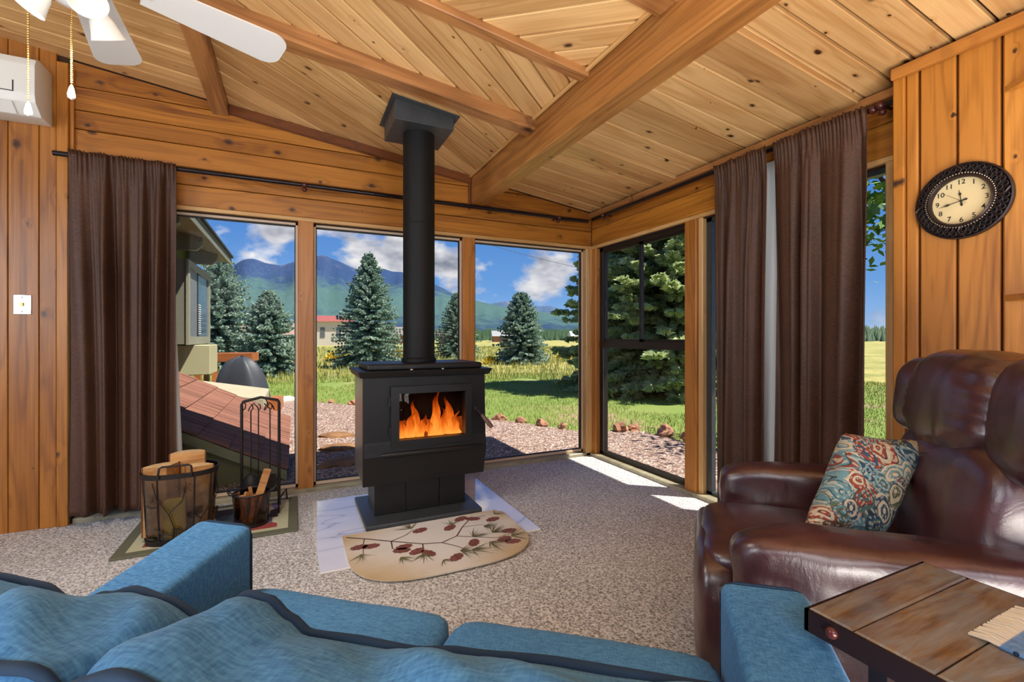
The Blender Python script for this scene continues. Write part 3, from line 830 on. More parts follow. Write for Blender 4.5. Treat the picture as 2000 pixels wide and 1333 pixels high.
# ================================================================== STOVE AND HEARTH
def marble():
    m, nt, b = newmat('polished_hearth_tile')
    tc = nd(nt, 'ShaderNodeTexCoord'); v = tc.outputs['Object']
    w = noise_tex(nt, v, .9, 3, .5, 1.2)
    vein = math_n(nt, 'ABSOLUTE', math_n(nt, 'SUBTRACT', w, .5))
    nt.links.new(ramp(nt, vein, [(0.0, srgb(190, 188, 186)), (0.005, srgb(240, 237, 230)), (0.06, srgb(250, 246, 238))]), b.inputs['Base Color'])
    b.inputs['Roughness'].default_value = .03; b.inputs['Specular IOR Level'].default_value = 1.0
    b.inputs['Coat Weight'].default_value = .8; b.inputs['Coat Roughness'].default_value = 0.02; b.inputs['Coat IOR'].default_value = 2.0
    return m
mb = MB(); mb.box(.11, 1.327, 2.406, 3.478, 0.0005, .010); mb.bevel(.002, 1)
setp(mb.obj('hearth_pad', marble()), 'shiny white marble hearth pad under the wood stove', 'hearth pad')

st = empty('wood_stove', (.76, 3.07, .0105), 0, 'black wood burning stove with a lit fire behind its glass door', 'stove')
def S(mb, name, mat, parent=st, sm=None):
    o = mb.obj(name, M[mat] if isinstance(mat, str) else mat, parent)
    if sm: auto_smooth(o, sm)
    return o
cx, cy = .76, 3.07
bx = lambda mb, x0, x1, y0, y1, z0, z1: mb.box(x0 - cx, x1 - cx, y0 - cy, y1 - cy, z0 - .0105, z1 - .0105)
mb = MB(); bx(mb, .378, 1.105, 2.795, 3.36, .0105, .040); mb.bevel(.006, 2); S(mb, 'base_plate', 'grey_metal', sm=40)
# pedestal: three front panels and a core
mb = MB(); bx(mb, .452, 1.035, 2.955, 3.24, .040, .28); ped = S(mb, 'pedestal', 'grey_metal')
for xa, xb in ((.448, .640), (.644, .858), (.862, 1.038)):
    mb = MB(); bx(mb, xa, xb, 2.940, 2.956, .041, .28); mb.bevel(.002, 1); S(mb, 'pedestal_panel', 'black_metal', ped)
# firebox shell
mb = MB(); bx(mb, .372, .384, 2.90, 3.285, .262, .90); mb.bevel(.002, 1); S(mb, 'side_panel', 'side_metal')
mb = MB(); bx(mb, 1.136, 1.148, 2.90, 3.285, .262, .90); mb.bevel(.002, 1); S(mb, 'side_panel', 'side_metal')
mb = MB(); bx(mb, .384, 1.136, 3.27, 3.285, .262, .90); S(mb, 'rear_panel', 'black_metal')
mb = MB(); bx(mb, .384, 1.136, 2.90, 3.27, .262, .42); S(mb, 'ash_box', 'black_metal')
# front plate with opening, gently bowed below the door
def yfront(z):
    pts = [(.245, 2.885), (.36, 2.855), (.43, 2.835), (.50, 2.845), (.56, 2.858), (.92, 2.862)]
    for (a, ya), (b, yb) in zip(pts[:-1], pts[1:]):
        if a <= z <= b: return ya + (yb - ya) * (z - a) / (b - a)
    return pts[-1][1]
mb = MB()
X0, X1, OX0, OX1, OZ0, OZ1 = .372, 1.150, .575, 1.005, .515, .810
zs = [.245, .30, .36, .40, .43, .46, .50, OZ0]
def fp(x0, x1, z0, z1):
    ya, yb = yfront(z0), yfront(z1)
    mb.hexa([(x0 - cx, ya - cy, z0 - .0105), (x1 - cx, ya - cy, z0 - .0105), (x1 - cx, 2.905 - cy, z0 - .0105), (x0 - cx, 2.905 - cy, z0 - .0105),
             (x0 - cx, yb - cy, z1 - .0105), (x1 - cx, yb - cy, z1 - .0105), (x1 - cx, 2.905 - cy, z1 - .0105), (x0 - cx, 2.905 - cy, z1 - .0105)])
for a, b in zip(zs[:-1], zs[1:]): fp(X0, X1, a, b)
fp(X0, OX0, OZ0, OZ1); fp(OX1, X1, OZ0, OZ1); fp(X0, X1, OZ1, .905)
bmesh.ops.remove_doubles(mb.bm, verts=mb.bm.verts, dist=1e-5)
S(mb, 'front_plate', 'black_metal')
mb = MB(); mb.tube([(x - cx, 2.838 - cy, .425) for x in (.47, .50, .80, 1.10, 1.13)], [.006, .017, .017, .017, .006], 10); S(mb, 'ash_lip', 'black_metal', sm=60)
# door
mb = MB()
DX0, DX1, DZ0, DZ1 = .528, 1.045, .478, .848
for a in ((DX0, DX1, DZ1 - .045, DZ1), (DX0, DX1, DZ0, DZ0 + .040)): bx(mb, a[0], a[1], 2.828, 2.856, a[2], a[3])
bx(mb, DX0, DX0 + .05, 2.828, 2.856, DZ0 + .04, DZ1 - .045); bx(mb, DX1 - .042, DX1, 2.828, 2.856, DZ0 + .04, DZ1 - .045)
M['door_iron'] = plain('door_iron', srgb(27, 28, 30), .42, .1, .5, .05, 140)
dr = S(mb, 'door', 'door_iron')
mb = MB(); bx(mb, OX0 - .01, OX1 + .01, 2.842, 2.846, OZ0 - .01, OZ1 + .01); S(mb, 'door_glass', 'stove_glass', dr)
mb = MB(); bx(mb, DX1 + .003, DX1 + .007, 2.846, 2.853, DZ0 + .01, DZ1 - .01); S(mb, 'door_edge', 'chrome', dr)
mb = MB(); bx(mb, DX0 - .014, DX0 - .002, 2.83, 2.85, .55, .60); S(mb, 'hinge', 'door_iron', dr); mb = MB(); bx(mb, DX0 - .014, DX0 - .002, 2.83, 2.85, .73, .78); S(mb, 'hinge', 'door_iron', dr)
mb = MB()
hp = [(1.062, 2.835, .686), (1.062, 2.800, .690), (1.075, 2.795, .675), (1.10, 2.785, .645)]
mb.tube([(x - cx, y - cy, z - .0105) for x, y, z in hp], .007, 8); mb.sphere((1.062 - cx, 2.80 - cy, .680), .013, 8); S(mb, 'latch', 'iron', dr, 60)
mb = MB(); mb.tube([(x - cx, y - cy, z - .0105) for x, y, z in ((1.098, 2.786, .648), (1.12, 2.776, .618), (1.145, 2.765, .585), (1.160, 2.758, .566))], [.010, .015, .016, .012], 10)
M['handle_wood'] = plain('dark_handle_wood', srgb(110, 86, 72), .35, 0, .5, 0, 30, .25)
hd = S(mb, 'handle', 'handle_wood', dr, 60)
# top plate + cast cover
mb = MB()
mb.hexa([(.350 - cx, 2.842 - cy, .905 - .0105), (1.172 - cx, 2.842 - cy, .905 - .0105), (1.172 - cx, 3.30 - cy, .905 - .0105), (.350 - cx, 3.30 - cy, .905 - .0105),
         (.338 - cx, 2.815 - cy, .945 - .0105), (1.190 - cx, 2.815 - cy, .945 - .0105), (1.190 - cx, 3.31 - cy, .945 - .0105), (.338 - cx, 3.31 - cy, .945 - .0105)])
mb.bevel(.003, 1); S(mb, 'top_plate', 'black_metal')
mb = MB(); bx(mb, .392, 1.13, 2.86, 3.29, .945, .985); mb.bevel(.014, 3); S(mb, 'top_cover', 'black_metal', sm=40)
for x in (.66, .86):
    mb = MB(); mb.sphere((x - cx, 2.856 - cy, .948 - .0105), .012, 8, (1, 1, .6)); S(mb, 'cover_bolt', 'chrome', sm=60)
# fire: firebrick, logs, flames
M['brick'] = plain('sooty_firebrick', srgb(46, 38, 32), .95, 0, .2, .4, 60, .4)
mb = MB(); bx(mb, .40, 1.12, 3.20, 3.23, .43, .88); S(mb, 'firebrick', 'brick')
M['char'] = plain('charred_log', srgb(40, 26, 20), .95, 0, .2, .8, 50, .5, emit=(1, .16, .02), estr=.25)
for k, (xa, xb, y, z, r) in enumerate(((.50, 1.06, 3.03, .475, .045), (.46, .98, 3.12, .48, .05), (.60, 1.10, 3.07, .55, .042))):
    mb = MB(); mb.tube([(xa + (xb - xa) * i / 6 - cx, y - cy + .01 * math.sin(i * 2 + k), z - .0105 + .006 * math.sin(i * 1.3)) for i in range(7)], [r * (1 + .08 * math.sin(i * 2.1 + k)) for i in range(7)], 10); S(mb, 'burning_log', 'char', sm=60)
fm, fnt, fb = newmat('flame')
fnt.nodes.remove(fb)
tc = nd(fnt, 'ShaderNodeTexCoord'); sp = nd(fnt, 'ShaderNodeSeparateXYZ'); fnt.links.new(tc.outputs['Generated'], sp.inputs[0])
nz = noise_tex(fnt, vmath(fnt, 'MULTIPLY', tc.outputs['Object'], (26, 26, 7)), 1.0, 4, .6, 1.0)
hfac = math_n(fnt, 'ADD', sp.outputs[2], math_n(fnt, 'MULTIPLY', math_n(fnt, 'SUBTRACT', nz, .5), .9))
fc = ramp(fnt, hfac, [(0.0, (1.0, .36, .06)), (.22, (1.0, .30, .035)), (.5, (1.0, .17, .012)), (.8, (.7, .07, .004)), (1.0, (.25, .015, .001))])
em = nd(fnt, 'ShaderNodeEmission'); fnt.links.new(fc, em.inputs[0])
fnt.links.new(math_n(fnt, 'ADD', math_n(fnt, 'MULTIPLY', math_n(fnt, 'SUBTRACT', 1.1, hfac, clamp=True), 1.25), .15), em.inputs[1])
trf = nd(fnt, 'ShaderNodeBsdfTransparent'); mxf = nd(fnt, 'ShaderNodeMixShader')
tm = nd(fnt, 'ShaderNodeMapRange'); tm.inputs[1].default_value = .55; tm.inputs[2].default_value = 1.12; fnt.links.new(hfac, tm.inputs[0])
fnt.links.new(math_n(fnt, 'ADD', math_n(fnt, 'MULTIPLY', tm.outputs[0], .75), .15), mxf.inputs[0])
fnt.links.new(em.outputs[0], mxf.inputs[1]); fnt.links.new(trf.outputs[0], mxf.inputs[2]); fnt.links.new(mxf.outputs[0], fnt.nodes['Material Output'].inputs[0])
rf = random.Random(5)
for (x, h, r, ph, y) in ((.600, .15, .034, .3, 2.95), (.635, .12, .030, 2.0, 2.97), (.675, .17, .036, 3.0, 2.95), (.715, .24, .040, 1.2, 2.98), (.745, .15, .032, 4.0, 2.94), (.800, .13, .030, .8, 2.95),
                         (.850, .315, .038, 2.6, 2.96), (.880, .19, .034, 5.0, 2.94), (.935, .26, .046, .4, 2.97), (.965, .16, .036, 3.3, 2.94), (.99, .12, .026, 1.9, 2.96)):
    mb = MB(); n = 14; rings = []
    for i in range(n + 1):
        t = i / n
        rr = r * (math.sin(math.pi * min(1, t * .75 + .22)) ** .8) * (1 - t) ** .55 + .0008
        ox = .020 * math.sin(t * 5 + ph) * t + .010 * math.sin(t * 11 + ph); oy = .012 * math.cos(t * 6 + ph) * t
        rings.append([mb.bm.verts.new((x - cx + ox + rr * math.cos(a) * (1 + .2 * math.sin(3 * a + 7 * t + ph)), y - cy + oy + rr * .6 * math.sin(a), .495 + h * t)) for a in [2 * math.pi * k / 12 for k in range(12)]])
    for a, b in zip(rings[:-1], rings[1:]):
        for k in range(12): mb.bm.faces.new((a[k], a[(k + 1) % 12], b[(k + 1) % 12], b[k]))
    S(mb, 'flame', fm, sm=80)
# flue pipe + ceiling support box
fp_ = empty('flue_pipe', (.755, 3.06, .995), 0, 'tall black stove pipe rising from the stove to the ceiling box', 'stove pipe')
mb = MB(); mb.lathe([(.104, -.008), (.104, .9), (.1055, .902), (.1055, .908), (.104, .91), (.104, 1.53)], 40); auto_smooth(mb.obj('pipe', M['pipe'], fp_), 30)
mb = MB(); mb.lathe([(.113, -.008), (.113, .012), (.104, .022)], 40, cap=False); auto_smooth(mb.obj('collar', M['pipe'], fp_), 30)
bxo = empty('ceiling_support_box', (.75, 3.06, 2.50), 0, 'square steel support box where the stove pipe meets the ceiling', 'flue box')
mb = MB(); z0 = 0.0
hx, hy = .190, .185
zt = lambda dx: zc(.75 + dx) - 2.50
mb.hexa([(-hx, -hy, 0), (hx, -hy, 0), (hx, hy, 0), (-hx, hy, 0), (-hx, -hy, zt(-hx)), (hx, -hy, zt(hx)), (hx, hy, zt(hx)), (-hx, hy, zt(-hx))]); mb.bevel(.003, 1)
mb.obj('box', M['grey_metal'], bxo)
mb = MB(); fx_, fy_ = .215, .235
mb.hexa([(-fx_, -fy_, zt(-fx_) - .007), (fx_, -fy_, zt(fx_) - .007), (fx_, fy_, zt(fx_) - .007), (-fx_, fy_, zt(-fx_) - .007), (-fx_, -fy_, zt(-fx_)), (fx_, -fy_, zt(fx_)), (fx_, fy_, zt(fx_)), (-fx_, fy_, zt(-fx_))])
mb.obj('flange', M['grey_metal'], bxo)

# half-round mat with printed pine branches
def matpaint():
    m, nt, b = newmat('hearth_mat_print')
    tc = nd(nt, 'ShaderNodeTexCoord'); v = tc.outputs['Object']
    n = noise_tex(nt, vmath(nt, 'MULTIPLY', v, (2.4, 4.0, 1)), 1.0, 5, .6, .6)
    sp = nd(nt, 'ShaderNodeSeparateXYZ'); nt.links.new(v, sp.inputs[0])
    edge = math_n(nt, 'ADD', math_n(nt, 'MULTIPLY', math_n(nt, 'ABSOLUTE', sp.outputs[0]), 1.0), math_n(nt, 'MULTIPLY', math_n(nt, 'ABSOLUTE', math_n(nt, 'SUBTRACT', sp.outputs[1], .06)), 1.0))
    f = math_n(nt, 'ADD', math_n(nt, 'SUBTRACT', edge, .18), math_n(nt, 'MULTIPLY', n, .35))
    c = ramp(nt, f, [(.26, srgb(228, 224, 218)), (.46, srgb(220, 210, 194)), (.64, srgb(204, 182, 146)), (.84, srgb(180, 146, 104))])
    nt.links.new(c, b.inputs['Base Color']); b.inputs['Roughness'].default_value = .85
    bump(nt, b, noise_tex(nt, v, 400, 2), .1, .001)
    return m
mt = empty('hearth_mat', (.735, 2.50, .0105), R(0), 'half round tan hearth mat printed with pine cones and branches', 'mat')
outl = []
hw, yb_, rr_ = .49, .285, .36
outl = [(-hw, yb_), (-hw, .0)]
for i in range(1, 25):
    a = math.pi + math.pi * i / 25
    outl.append((hw * math.copysign(abs(math.cos(a)) ** .62, math.cos(a)), -.0 + (.36) * math.copysign(abs(math.sin(a)) ** .75, math.sin(a))))
outl += [(hw, .0), (hw, yb_ - .06), (hw - .05, yb_)]
mb = MB(); mb.prism(outl, 0, .007); mb.obj('mat', matpaint(), mt)
M['print_brown'] = plain('print_branch', srgb(92, 66, 58), .85, vary=.25, bscale=200)
M['print_cone'] = plain('print_cone', srgb(128, 76, 68), .85, vary=.35, bscale=400)
M['print_needle'] = plain('print_needle', srgb(104, 100, 66), .85, vary=.4, bscale=120)
def strip(mb, pts, w):
    for (x0, y0, w0), (x1, y1, w1) in zip([(*p, w * (1 - i / len(pts) * .6)) for i, p in enumerate(pts)][:-1], [(*p, w * (1 - i / len(pts) * .6)) for i, p in enumerate(pts)][1:]):
        d = Vector((x1 - x0, y1 - y0)).normalized(); n_ = Vector((-d.y, d.x))
        vs = [mb.bm.verts.new((x, y, .0074)) for x, y in ((x0 - n_.x * w0, y0 - n_.y * w0), (x1 - n_.x * w1, y1 - n_.y * w1), (x1 + n_.x * w1, y1 + n_.y * w1), (x0 + n_.x * w0, y0 + n_.y * w0))]
        mb.bm.faces.new(vs)
branches = [([(-.47, .225), (-.36, .175), (-.25, .12), (-.10, .05), (.0, .03), (.10, .06), (.17, .13), (.26, .20), (.36, .20)], .006), ([(-.25, .12), (-.16, .15), (-.10, .19)], .004), ([(.0, .03), (.06, -.02), (.11, -.08)], .004),
            ([(.10, .06), (.20, .02), (.30, -.02), (.42, .0)], .004), ([(-.25, .12), (-.26, .06), (-.23, .02)], .004), ([(-.38, .185), (-.40, .12), (-.41, .06)], .003), ([(.17, .13), (.28, .12), (.36, .08)], .003), ([(-.10, .05), (-.12, -.02)], .004)]
ty_ = lambda y: 1.5 * y - .085
mb = MB()
for p, w in branches: strip(mb, [(x, ty_(y)) for x, y in p], w)
mb.obj('printed_branch', M['print_brown'], mt)
cones = [(-.07, .17, 20), (-.22, .03, -10), (-.15, .0, 30), (-.42, .12, 10), (-.36, .11, 0), (.02, -.10, 40), (-.10, -.03, -60), (.16, -.02, 60), (.20, .21, 30), (.27, .19, -20), (.10, .145, 40), (.33, -.04, 20), (.40, .02, 0), (.36, -.07, -10), (.38, .15, 15), (-.20, .055, 10)]
for (x, y, a) in cones:
    mb = MB()
    A = Matrix.Translation((x, ty_(y), .0078)) @ Matrix.Rotation(R(a), 4, 'Z')
    vs = [mb.bm.verts.new(A @ Vector((.045 * math.cos(t) * (1 + .12 * (k % 2)), .027 * math.sin(t) * (1 + .2 * (k % 2)), 0))) for k, t in enumerate([2 * math.pi * j / 18 for j in range(18)])]
    mb.bm.faces.new(vs); mb.obj('printed_cone', M['print_cone'], mt)
mb = MB(); rn = random.Random(2)
for (x, y, a, n_, L) in [(-.11, .20, 110, 30, .075), (-.12, -.03, -110, 26, .07), (.06, -.06, -20, 26, .09), (.12, -.07, -40, 30, .09), (.18, .03, 30, 26, .085), (.24, -.04, -60, 28, .09), (.12, .17, 70, 20, .06), (.29, .10, -30, 22, .08), (-.24, -.02, -70, 24, .06), (-.42, .06, -90, 18, .07), (.38, -.03, 10, 24, .09), (.30, .03, 20, 22, .10), (.42, .20, 20, 16, .06), (-.05, -.10, -60, 14, .05)]:
    y = ty_(y)
    for k in range(n_):
        t = R(a + rn.uniform(-62, 62)); l = L * rn.uniform(.8, 1.7)
        d = Vector((math.cos(t), math.sin(t))); nn = Vector((-d.y, d.x)) * .0021
        z = .0082 + rn.uniform(0, .0003)
        vs = [mb.bm.verts.new((x + nn.x, y + nn.y, z)), mb.bm.verts.new((x - nn.x, y - nn.y, z)), mb.bm.verts.new((x + d.x * l, y + d.y * l, z))]
        mb.bm.faces.new(vs)
o = mb.obj('printed_needles', M['print_needle'], mt); o['kind'] = 'stuff'

# ================================================================== RUG, BASKET, BUCKET, TOOLS
def rugmat():
    m, nt, b = newmat('patchwork_rug')
    tc = nd(nt, 'ShaderNodeTexCoord'); v = tc.outputs['Object']
    vo = nd(nt, 'ShaderNodeTexVoronoi', distance='CHEBYCHEV', voronoi_dimensions='2D'); vo.inputs['Scale'].default_value = 6.5; vo.inputs['Randomness'].default_value = .55
    nt.links.new(v, vo.inputs['Vector'])
    sc = nd(nt, 'ShaderNodeSeparateColor'); nt.links.new(vo.outputs['Color'], sc.inputs[0])
    c = ramp(nt, sc.outputs[0], [(0, srgb(60, 52, 50)), (.16, srgb(158, 66, 58)), (.30, srgb(196, 190, 160)), (.45, srgb(116, 104, 130)), (.60, srgb(178, 134, 100)), (.74, srgb(74, 84, 90)), (.88, srgb(206, 204, 176))], 'CONSTANT')
    sp = nd(nt, 'ShaderNodeSeparateXYZ'); nt.links.new(v, sp.inputs[0])
    ex = math_n(nt, 'GREATER_THAN', math_n(nt, 'ABSOLUTE', sp.outputs[0]), .385); ey = math_n(nt, 'GREATER_THAN', math_n(nt, 'ABSOLUTE', sp.outputs[1]), .265)
    ex2 = math_n(nt, 'GREATER_THAN', math_n(nt, 'ABSOLUTE', sp.outputs[0]), .325); ey2 = math_n(nt, 'GREATER_THAN', math_n(nt, 'ABSOLUTE', sp.outputs[1]), .225)
    c = mixc(nt, math_n(nt, 'MAXIMUM', ex2, ey2), c, srgb(196, 194, 158))
    c = mixc(nt, math_n(nt, 'MAXIMUM', ex, ey), c, srgb(104, 104, 82))
    nt.links.new(c, b.inputs['Base Color']); b.inputs['Roughness'].default_value = 1
    bump(nt, b, noise_tex(nt, v, 260, 2), .6, .004)
    return m
mb = MB(); mb.box(-.44, .44, -.318, .318, 0.0005, .013); mb.bevel(.004, 2)
rug = mb.obj('area_rug', rugmat(), None, loc=(-.42, 3.325, 0)); setp(rug, 'small patchwork rug with olive border under the firewood basket', 'rug')

# firewood basket: oval glass body in an iron frame
bk = empty('firewood_basket', (-.585, 3.19, .0135), 0, 'oval glass firewood basket in an iron frame holding split logs', 'basket')
def oval(rx, ry, z, n=40, sq=.8): return [(rx * math.copysign(abs(math.cos(t)) ** sq, math.cos(t)), ry * math.copysign(abs(math.sin(t)) ** sq, math.sin(t)), z) for t in [2 * math.pi * k / n for k in range(n)]]
def loft(mb, loops, closed=True):
    R_ = [[mb.bm.verts.new(p) for p in l] for l in loops]
    for a, b in zip(R_[:-1], R_[1:]):
        for k in range(len(a)): mb.bm.faces.new((a[k], a[(k + 1) % len(a)], b[(k + 1) % len(a)], b[k]))
    return R_
mb = MB(); loft(mb, [oval(.158, .125, .02), oval(.166, .132, .20), oval(.176, .142, .385), oval(.173, .139, .385), oval(.163, .129, .20), oval(.155, .122, .02)]); auto_smooth(mb.obj('glass_body', M['jar_glass'], bk), 60)
mb = MB(); r0 = loft(mb, [oval(.162, .130, .0), oval(.164, .132, .026)]); mb.bm.faces.new(r0[0][::-1]); mb.bm.faces.new(r0[1]); mb.obj('base', M['iron'], bk)
mb = MB(); loft(mb, [oval(.178, .144, .365), oval(.183, .149, .365), oval(.185, .151, .392), oval(.178, .144, .392), oval(.178, .144, .365)]); mb.obj('rim', M['iron'], bk)
for sy in (-1, 1):
    mb = MB(); y = sy * .145
    mb.tube([(.075, y, .375), (.075, y * 1.04, .40), (.072, y, .428), (.06, y, .436), (-.06, y, .436), (-.072, y, .428), (-.075, y * 1.04, .40), (-.075, y, .375)], .0055, 8)
    auto_smooth(mb.obj('handle', M['iron'], bk), 60)
for a in (-150, -118, -62, -30, 30, 90, 150):
    mb = MB(); t = R(a); k0 = Vector((.161 * math.cos(t), .128 * math.sin(t), .02)); k1 = Vector((.180 * math.cos(t), .146 * math.sin(t), .37))
    mb.tube([k0, (k0 + k1) / 2 + Vector((math.cos(t), math.sin(t), 0)) * .004, k1], .005, 6); mb.obj('upright', M['iron'], bk)
# twig ornament on the glass
def on_oval(a, z): t = R(a); k = .164 + .02 * z / .385; return Vector(((k + .004) * math.cos(t), (k - .033 + .006) * math.sin(t), z)) * 1.0
mb = MB()
for pth in ([(-95, .02), (-92, .10), (-100, .18), (-118, .26), (-125, .35)], [(-100, .18), (-80, .24), (-76, .31)], [(-92, .10), (-70, .06), (-55, .03)], [(-60, .03), (-50, .12), (-30, .19), (-12, .22)], [(-20, .36), (-12, .29), (-4, .22)], [(-50, .12), (-64, .17)], [(-125, .10), (-110, .07), (-94, .06)], [(-140, .22), (-128, .21), (-118, .22)], [(-15, .10), (0, .14), (14, .13)]):
    mb.tube([on_oval(a, z) for a, z in pth], .0028, 6)
for (a, z) in ((-66, .155), (-54, .172), (-10, .13), (-88, .075)):
    for i in range(4):
        for j in range(3):
            c = on_oval(a + (i - 1.5) * 3.4, z + (j - 1) * .014)
            mb.tube([c + Vector((.007 * math.cos(t), 0, .007 * math.sin(t))) for t in [2 * math.pi * q / 6 for q in range(6)]], .0014, 4, closed=True)
for (a, z) in ((-76, .31), (-112, .07), (-125, .26)):
    for q in range(9): mb.tube([on_oval(a, z), on_oval(a + 12 * math.cos(q * .7), z + .03 * math.sin(q * .7))], .0012, 4)
mb.obj('twig_ornament', M['iron'], bk)
# split logs standing in the basket, and a yellow bag between them
M['bark'] = plain('log_bark', srgb(108, 76, 50), .95, 0, .2, .9, 40, .4)
M['split'] = wood('split_wood', srgb(206, 150, 90), srgb(146, 90, 44), kamount=.3)
M['logend'] = plain('log_end', srgb(226, 190, 138), .9, 0, .2, .3, 80, .2)
def split_log(loc, r, a0, a1, L, tilt, rz, label):
    root = empty('firewood_log', loc, rz, label, 'firewood', 'logs in the firewood basket')
    root.rotation_euler = (R(tilt[0]), R(tilt[1]), rz)
    n = 9; arc = [(r * math.cos(R(a0 + (a1 - a0) * i / n)) * (1 + .04 * math.sin(i * 2.3)), r * math.sin(R(a0 + (a1 - a0) * i / n))) for i in range(n + 1)]
    poly = [(0, 0)] + arc
    mb = MB(); mb.prism(poly, 0, L); mb.bevel(.003, 1)
    o = mb.obj('log', M['split'], root)
    mb = MB(); mb.prism([(x * .99, y * .99) for x, y in poly], L + .0005, L + .002); mb.obj('cut_end', M['logend'], root)
    mb = MB()
    for i in range(n): mb.hexa([(*arc[i], 0), (*arc[i + 1], 0), (arc[i + 1][0] * 1.05, arc[i + 1][1] * 1.05, 0), (arc[i][0] * 1.05, arc[i][1] * 1.05, 0), (*arc[i], L), (*arc[i + 1], L), (arc[i + 1][0] * 1.05, arc[i + 1][1] * 1.05, L), (arc[i][0] * 1.05, arc[i][1] * 1.05, L)])
    mb.obj('bark', M['bark'], root)
split_log((-.640, 3.125, .045), .115, 55, 150, .385, (0, 0), R(15), 'pale split log at the front of the firewood basket')
split_log((-.520, 3.135, .045), .10, 20, 120, .365, (0, 0), R(0), 'split log beside the basket handle nearest the tool stand')
split_log((-.565, 3.255, .045), .085, 0, 170, .425, (0, 0), R(8), 'rounded log standing tallest at the back of the firewood basket')
split_log((-.678, 3.215, .045), .048, 90, 200, .36, (0, 0), R(0), 'short split log at the curtain side of the firewood basket')
M['yellow'] = plain('yellow_bag', srgb(190, 158, 40), .5, 0, .5, .2, 30, .3)
mb = puffy(.11, .030, .22, 6, .35, .005, (14, 14, 14)); fb_ = mb.obj('kindling_bag', M['yellow'], None, True, loc=(-.60, 3.100, .150)); setp(fb_, 'yellow paper bag inside the firewood basket', 'bag')

# kindling bucket
kb = empty('kindling_bucket', (-.235, 3.225, .0135), 0, 'small round glass and iron bucket of kindling', 'bucket')
circ = lambda r, z, n=32: [(r * math.cos(2 * math.pi * k / n), r * math.sin(2 * math.pi * k / n), z) for k in range(n)]
M['bucket'] = glass('amber_bucket_glass', (.62, .50, .42), .10, .04)
mb = MB(); loft(mb, [circ(.088, .015), circ(.094, .10), circ(.100, .19), circ(.098, .19), circ(.092, .10), circ(.086, .015)]); auto_smooth(mb.obj('glass_body', M['bucket'], kb), 60)
mb = MB(); r0 = loft(mb, [circ(.092, 0), circ(.092, .018)]); mb.bm.faces.new(r0[0][::-1]); mb.bm.faces.new(r0[1]); mb.obj('base', M['iron'], kb)
mb = MB(); mb.tube(circ(.1015, .19), .0055, 6, closed=True); mb.obj('rim', M['iron'], kb)
for sgn in (-1, 1):
    mb = MB(); mb.tube([(sgn * .100, -.02, .185), (sgn * .118, -.02, .195), (sgn * .130, -.014, .216), (sgn * .130, .014, .216), (sgn * .118, .02, .195), (sgn * .100, .02, .185)], .004, 6); mb.obj('handle', M['iron'], kb)
mb = MB()
for a in range(0, 360, 45):
    t = R(a + 10); mb.tube([(.093 * math.cos(t), .093 * math.sin(t), .01), (.099 * math.cos(t + .25), .099 * math.sin(t + .25), .10), (.103 * math.cos(t), .103 * math.sin(t), .19)], .0022, 5)
mb.obj('wire_ornament', M['iron'], kb)
rk = random.Random(4)
klabs = ['long split stick of kindling leaning out of the small bucket', 'short kindling stick at the front of the small bucket', 'stubby kindling stick in the middle of the small bucket', 'thin kindling stick at the back of the small bucket', 'kindling stick by the handle of the small bucket']
for k, (x, y, L, tx, ty, w) in enumerate(((-.005, -.01, .31, 0, 20, .022), (-.04, -.03, .165, 0, -6, .016), (.0, -.045, .16, 8, 4, .016), (.01, .04, .19, -6, 4, .012), (-.055, .02, .17, 0, -10, .014))):
    mb = MB(); mb.prism([(-w, -w * .6), (w, -w * .8), (w * .9, w * .5), (-w * .2, w)], 0, L); mb.bevel(.002, 1)
    o = mb.obj('kindling', M['split'], None); o.location = (-.235 + x, 3.225 + y, .036); o.rotation_euler = (R(tx), R(ty), R(40 * k))
    if k == 0: o.rotation_euler = (R(-2), R(17), R(8))
    setp(o, klabs[k], 'kindling', 'kindling sticks in the bucket')

# fireplace tool stand
ts = empty('fire_tool_stand', (-.20, 3.435, .0135), 0, 'black iron arched fireplace tool stand by the window', 'tool stand')
mb = MB()
mb.tube([(-.108, 0, .02), (-.108, 0, .70), (-.10, 0, .718), (0, 0, .742), (.10, 0, .718), (.108, 0, .70), (.108, 0, .02)], .009, 8); fr = auto_smooth(mb.obj('frame', M['iron'], ts), 50)
mb = MB()
for x in (-.108, .108):
    mb.tube([(x, -.10, .0), (x, -.095, .03), (x, -.02, .05), (x, .02, .05), (x, .095, .03), (x, .10, 0)], .007, 6)
mb.tube([(-.108, 0, .16), (.108, 0, .16)], .007, 6); mb.tube([(.108, .03, .05), (.15, .07, .10), (.155, .07, .03)], .006, 6)
mb.obj('foot', M['iron'], ts)
mb = MB()
for x0, x1 in ((-.04, -.02), (.05, .03)):
    mb.tube([(x0 - .03, 0, .655), (x0 - .022, 0, .68), (x0, 0, .705), (x0 + .022, 0, .68), (x0 + .03, 0, .655)], .004, 6)
mb.tube([(-.105, 0, .66), (-.088, 0, .675), (-.085, 0, .70), (-.095, 0, .715)], .004, 6)
mb.tube([(.03, 0, .73), (.045, 0, .69), (.03, 0, .665), (.02, 0, .655)], .004, 6); mb.tube([(.02, 0, .70), (.045, 0, .672), (.055, 0, .66)], .004, 6)
mb.obj('hook', M['iron'], fr)
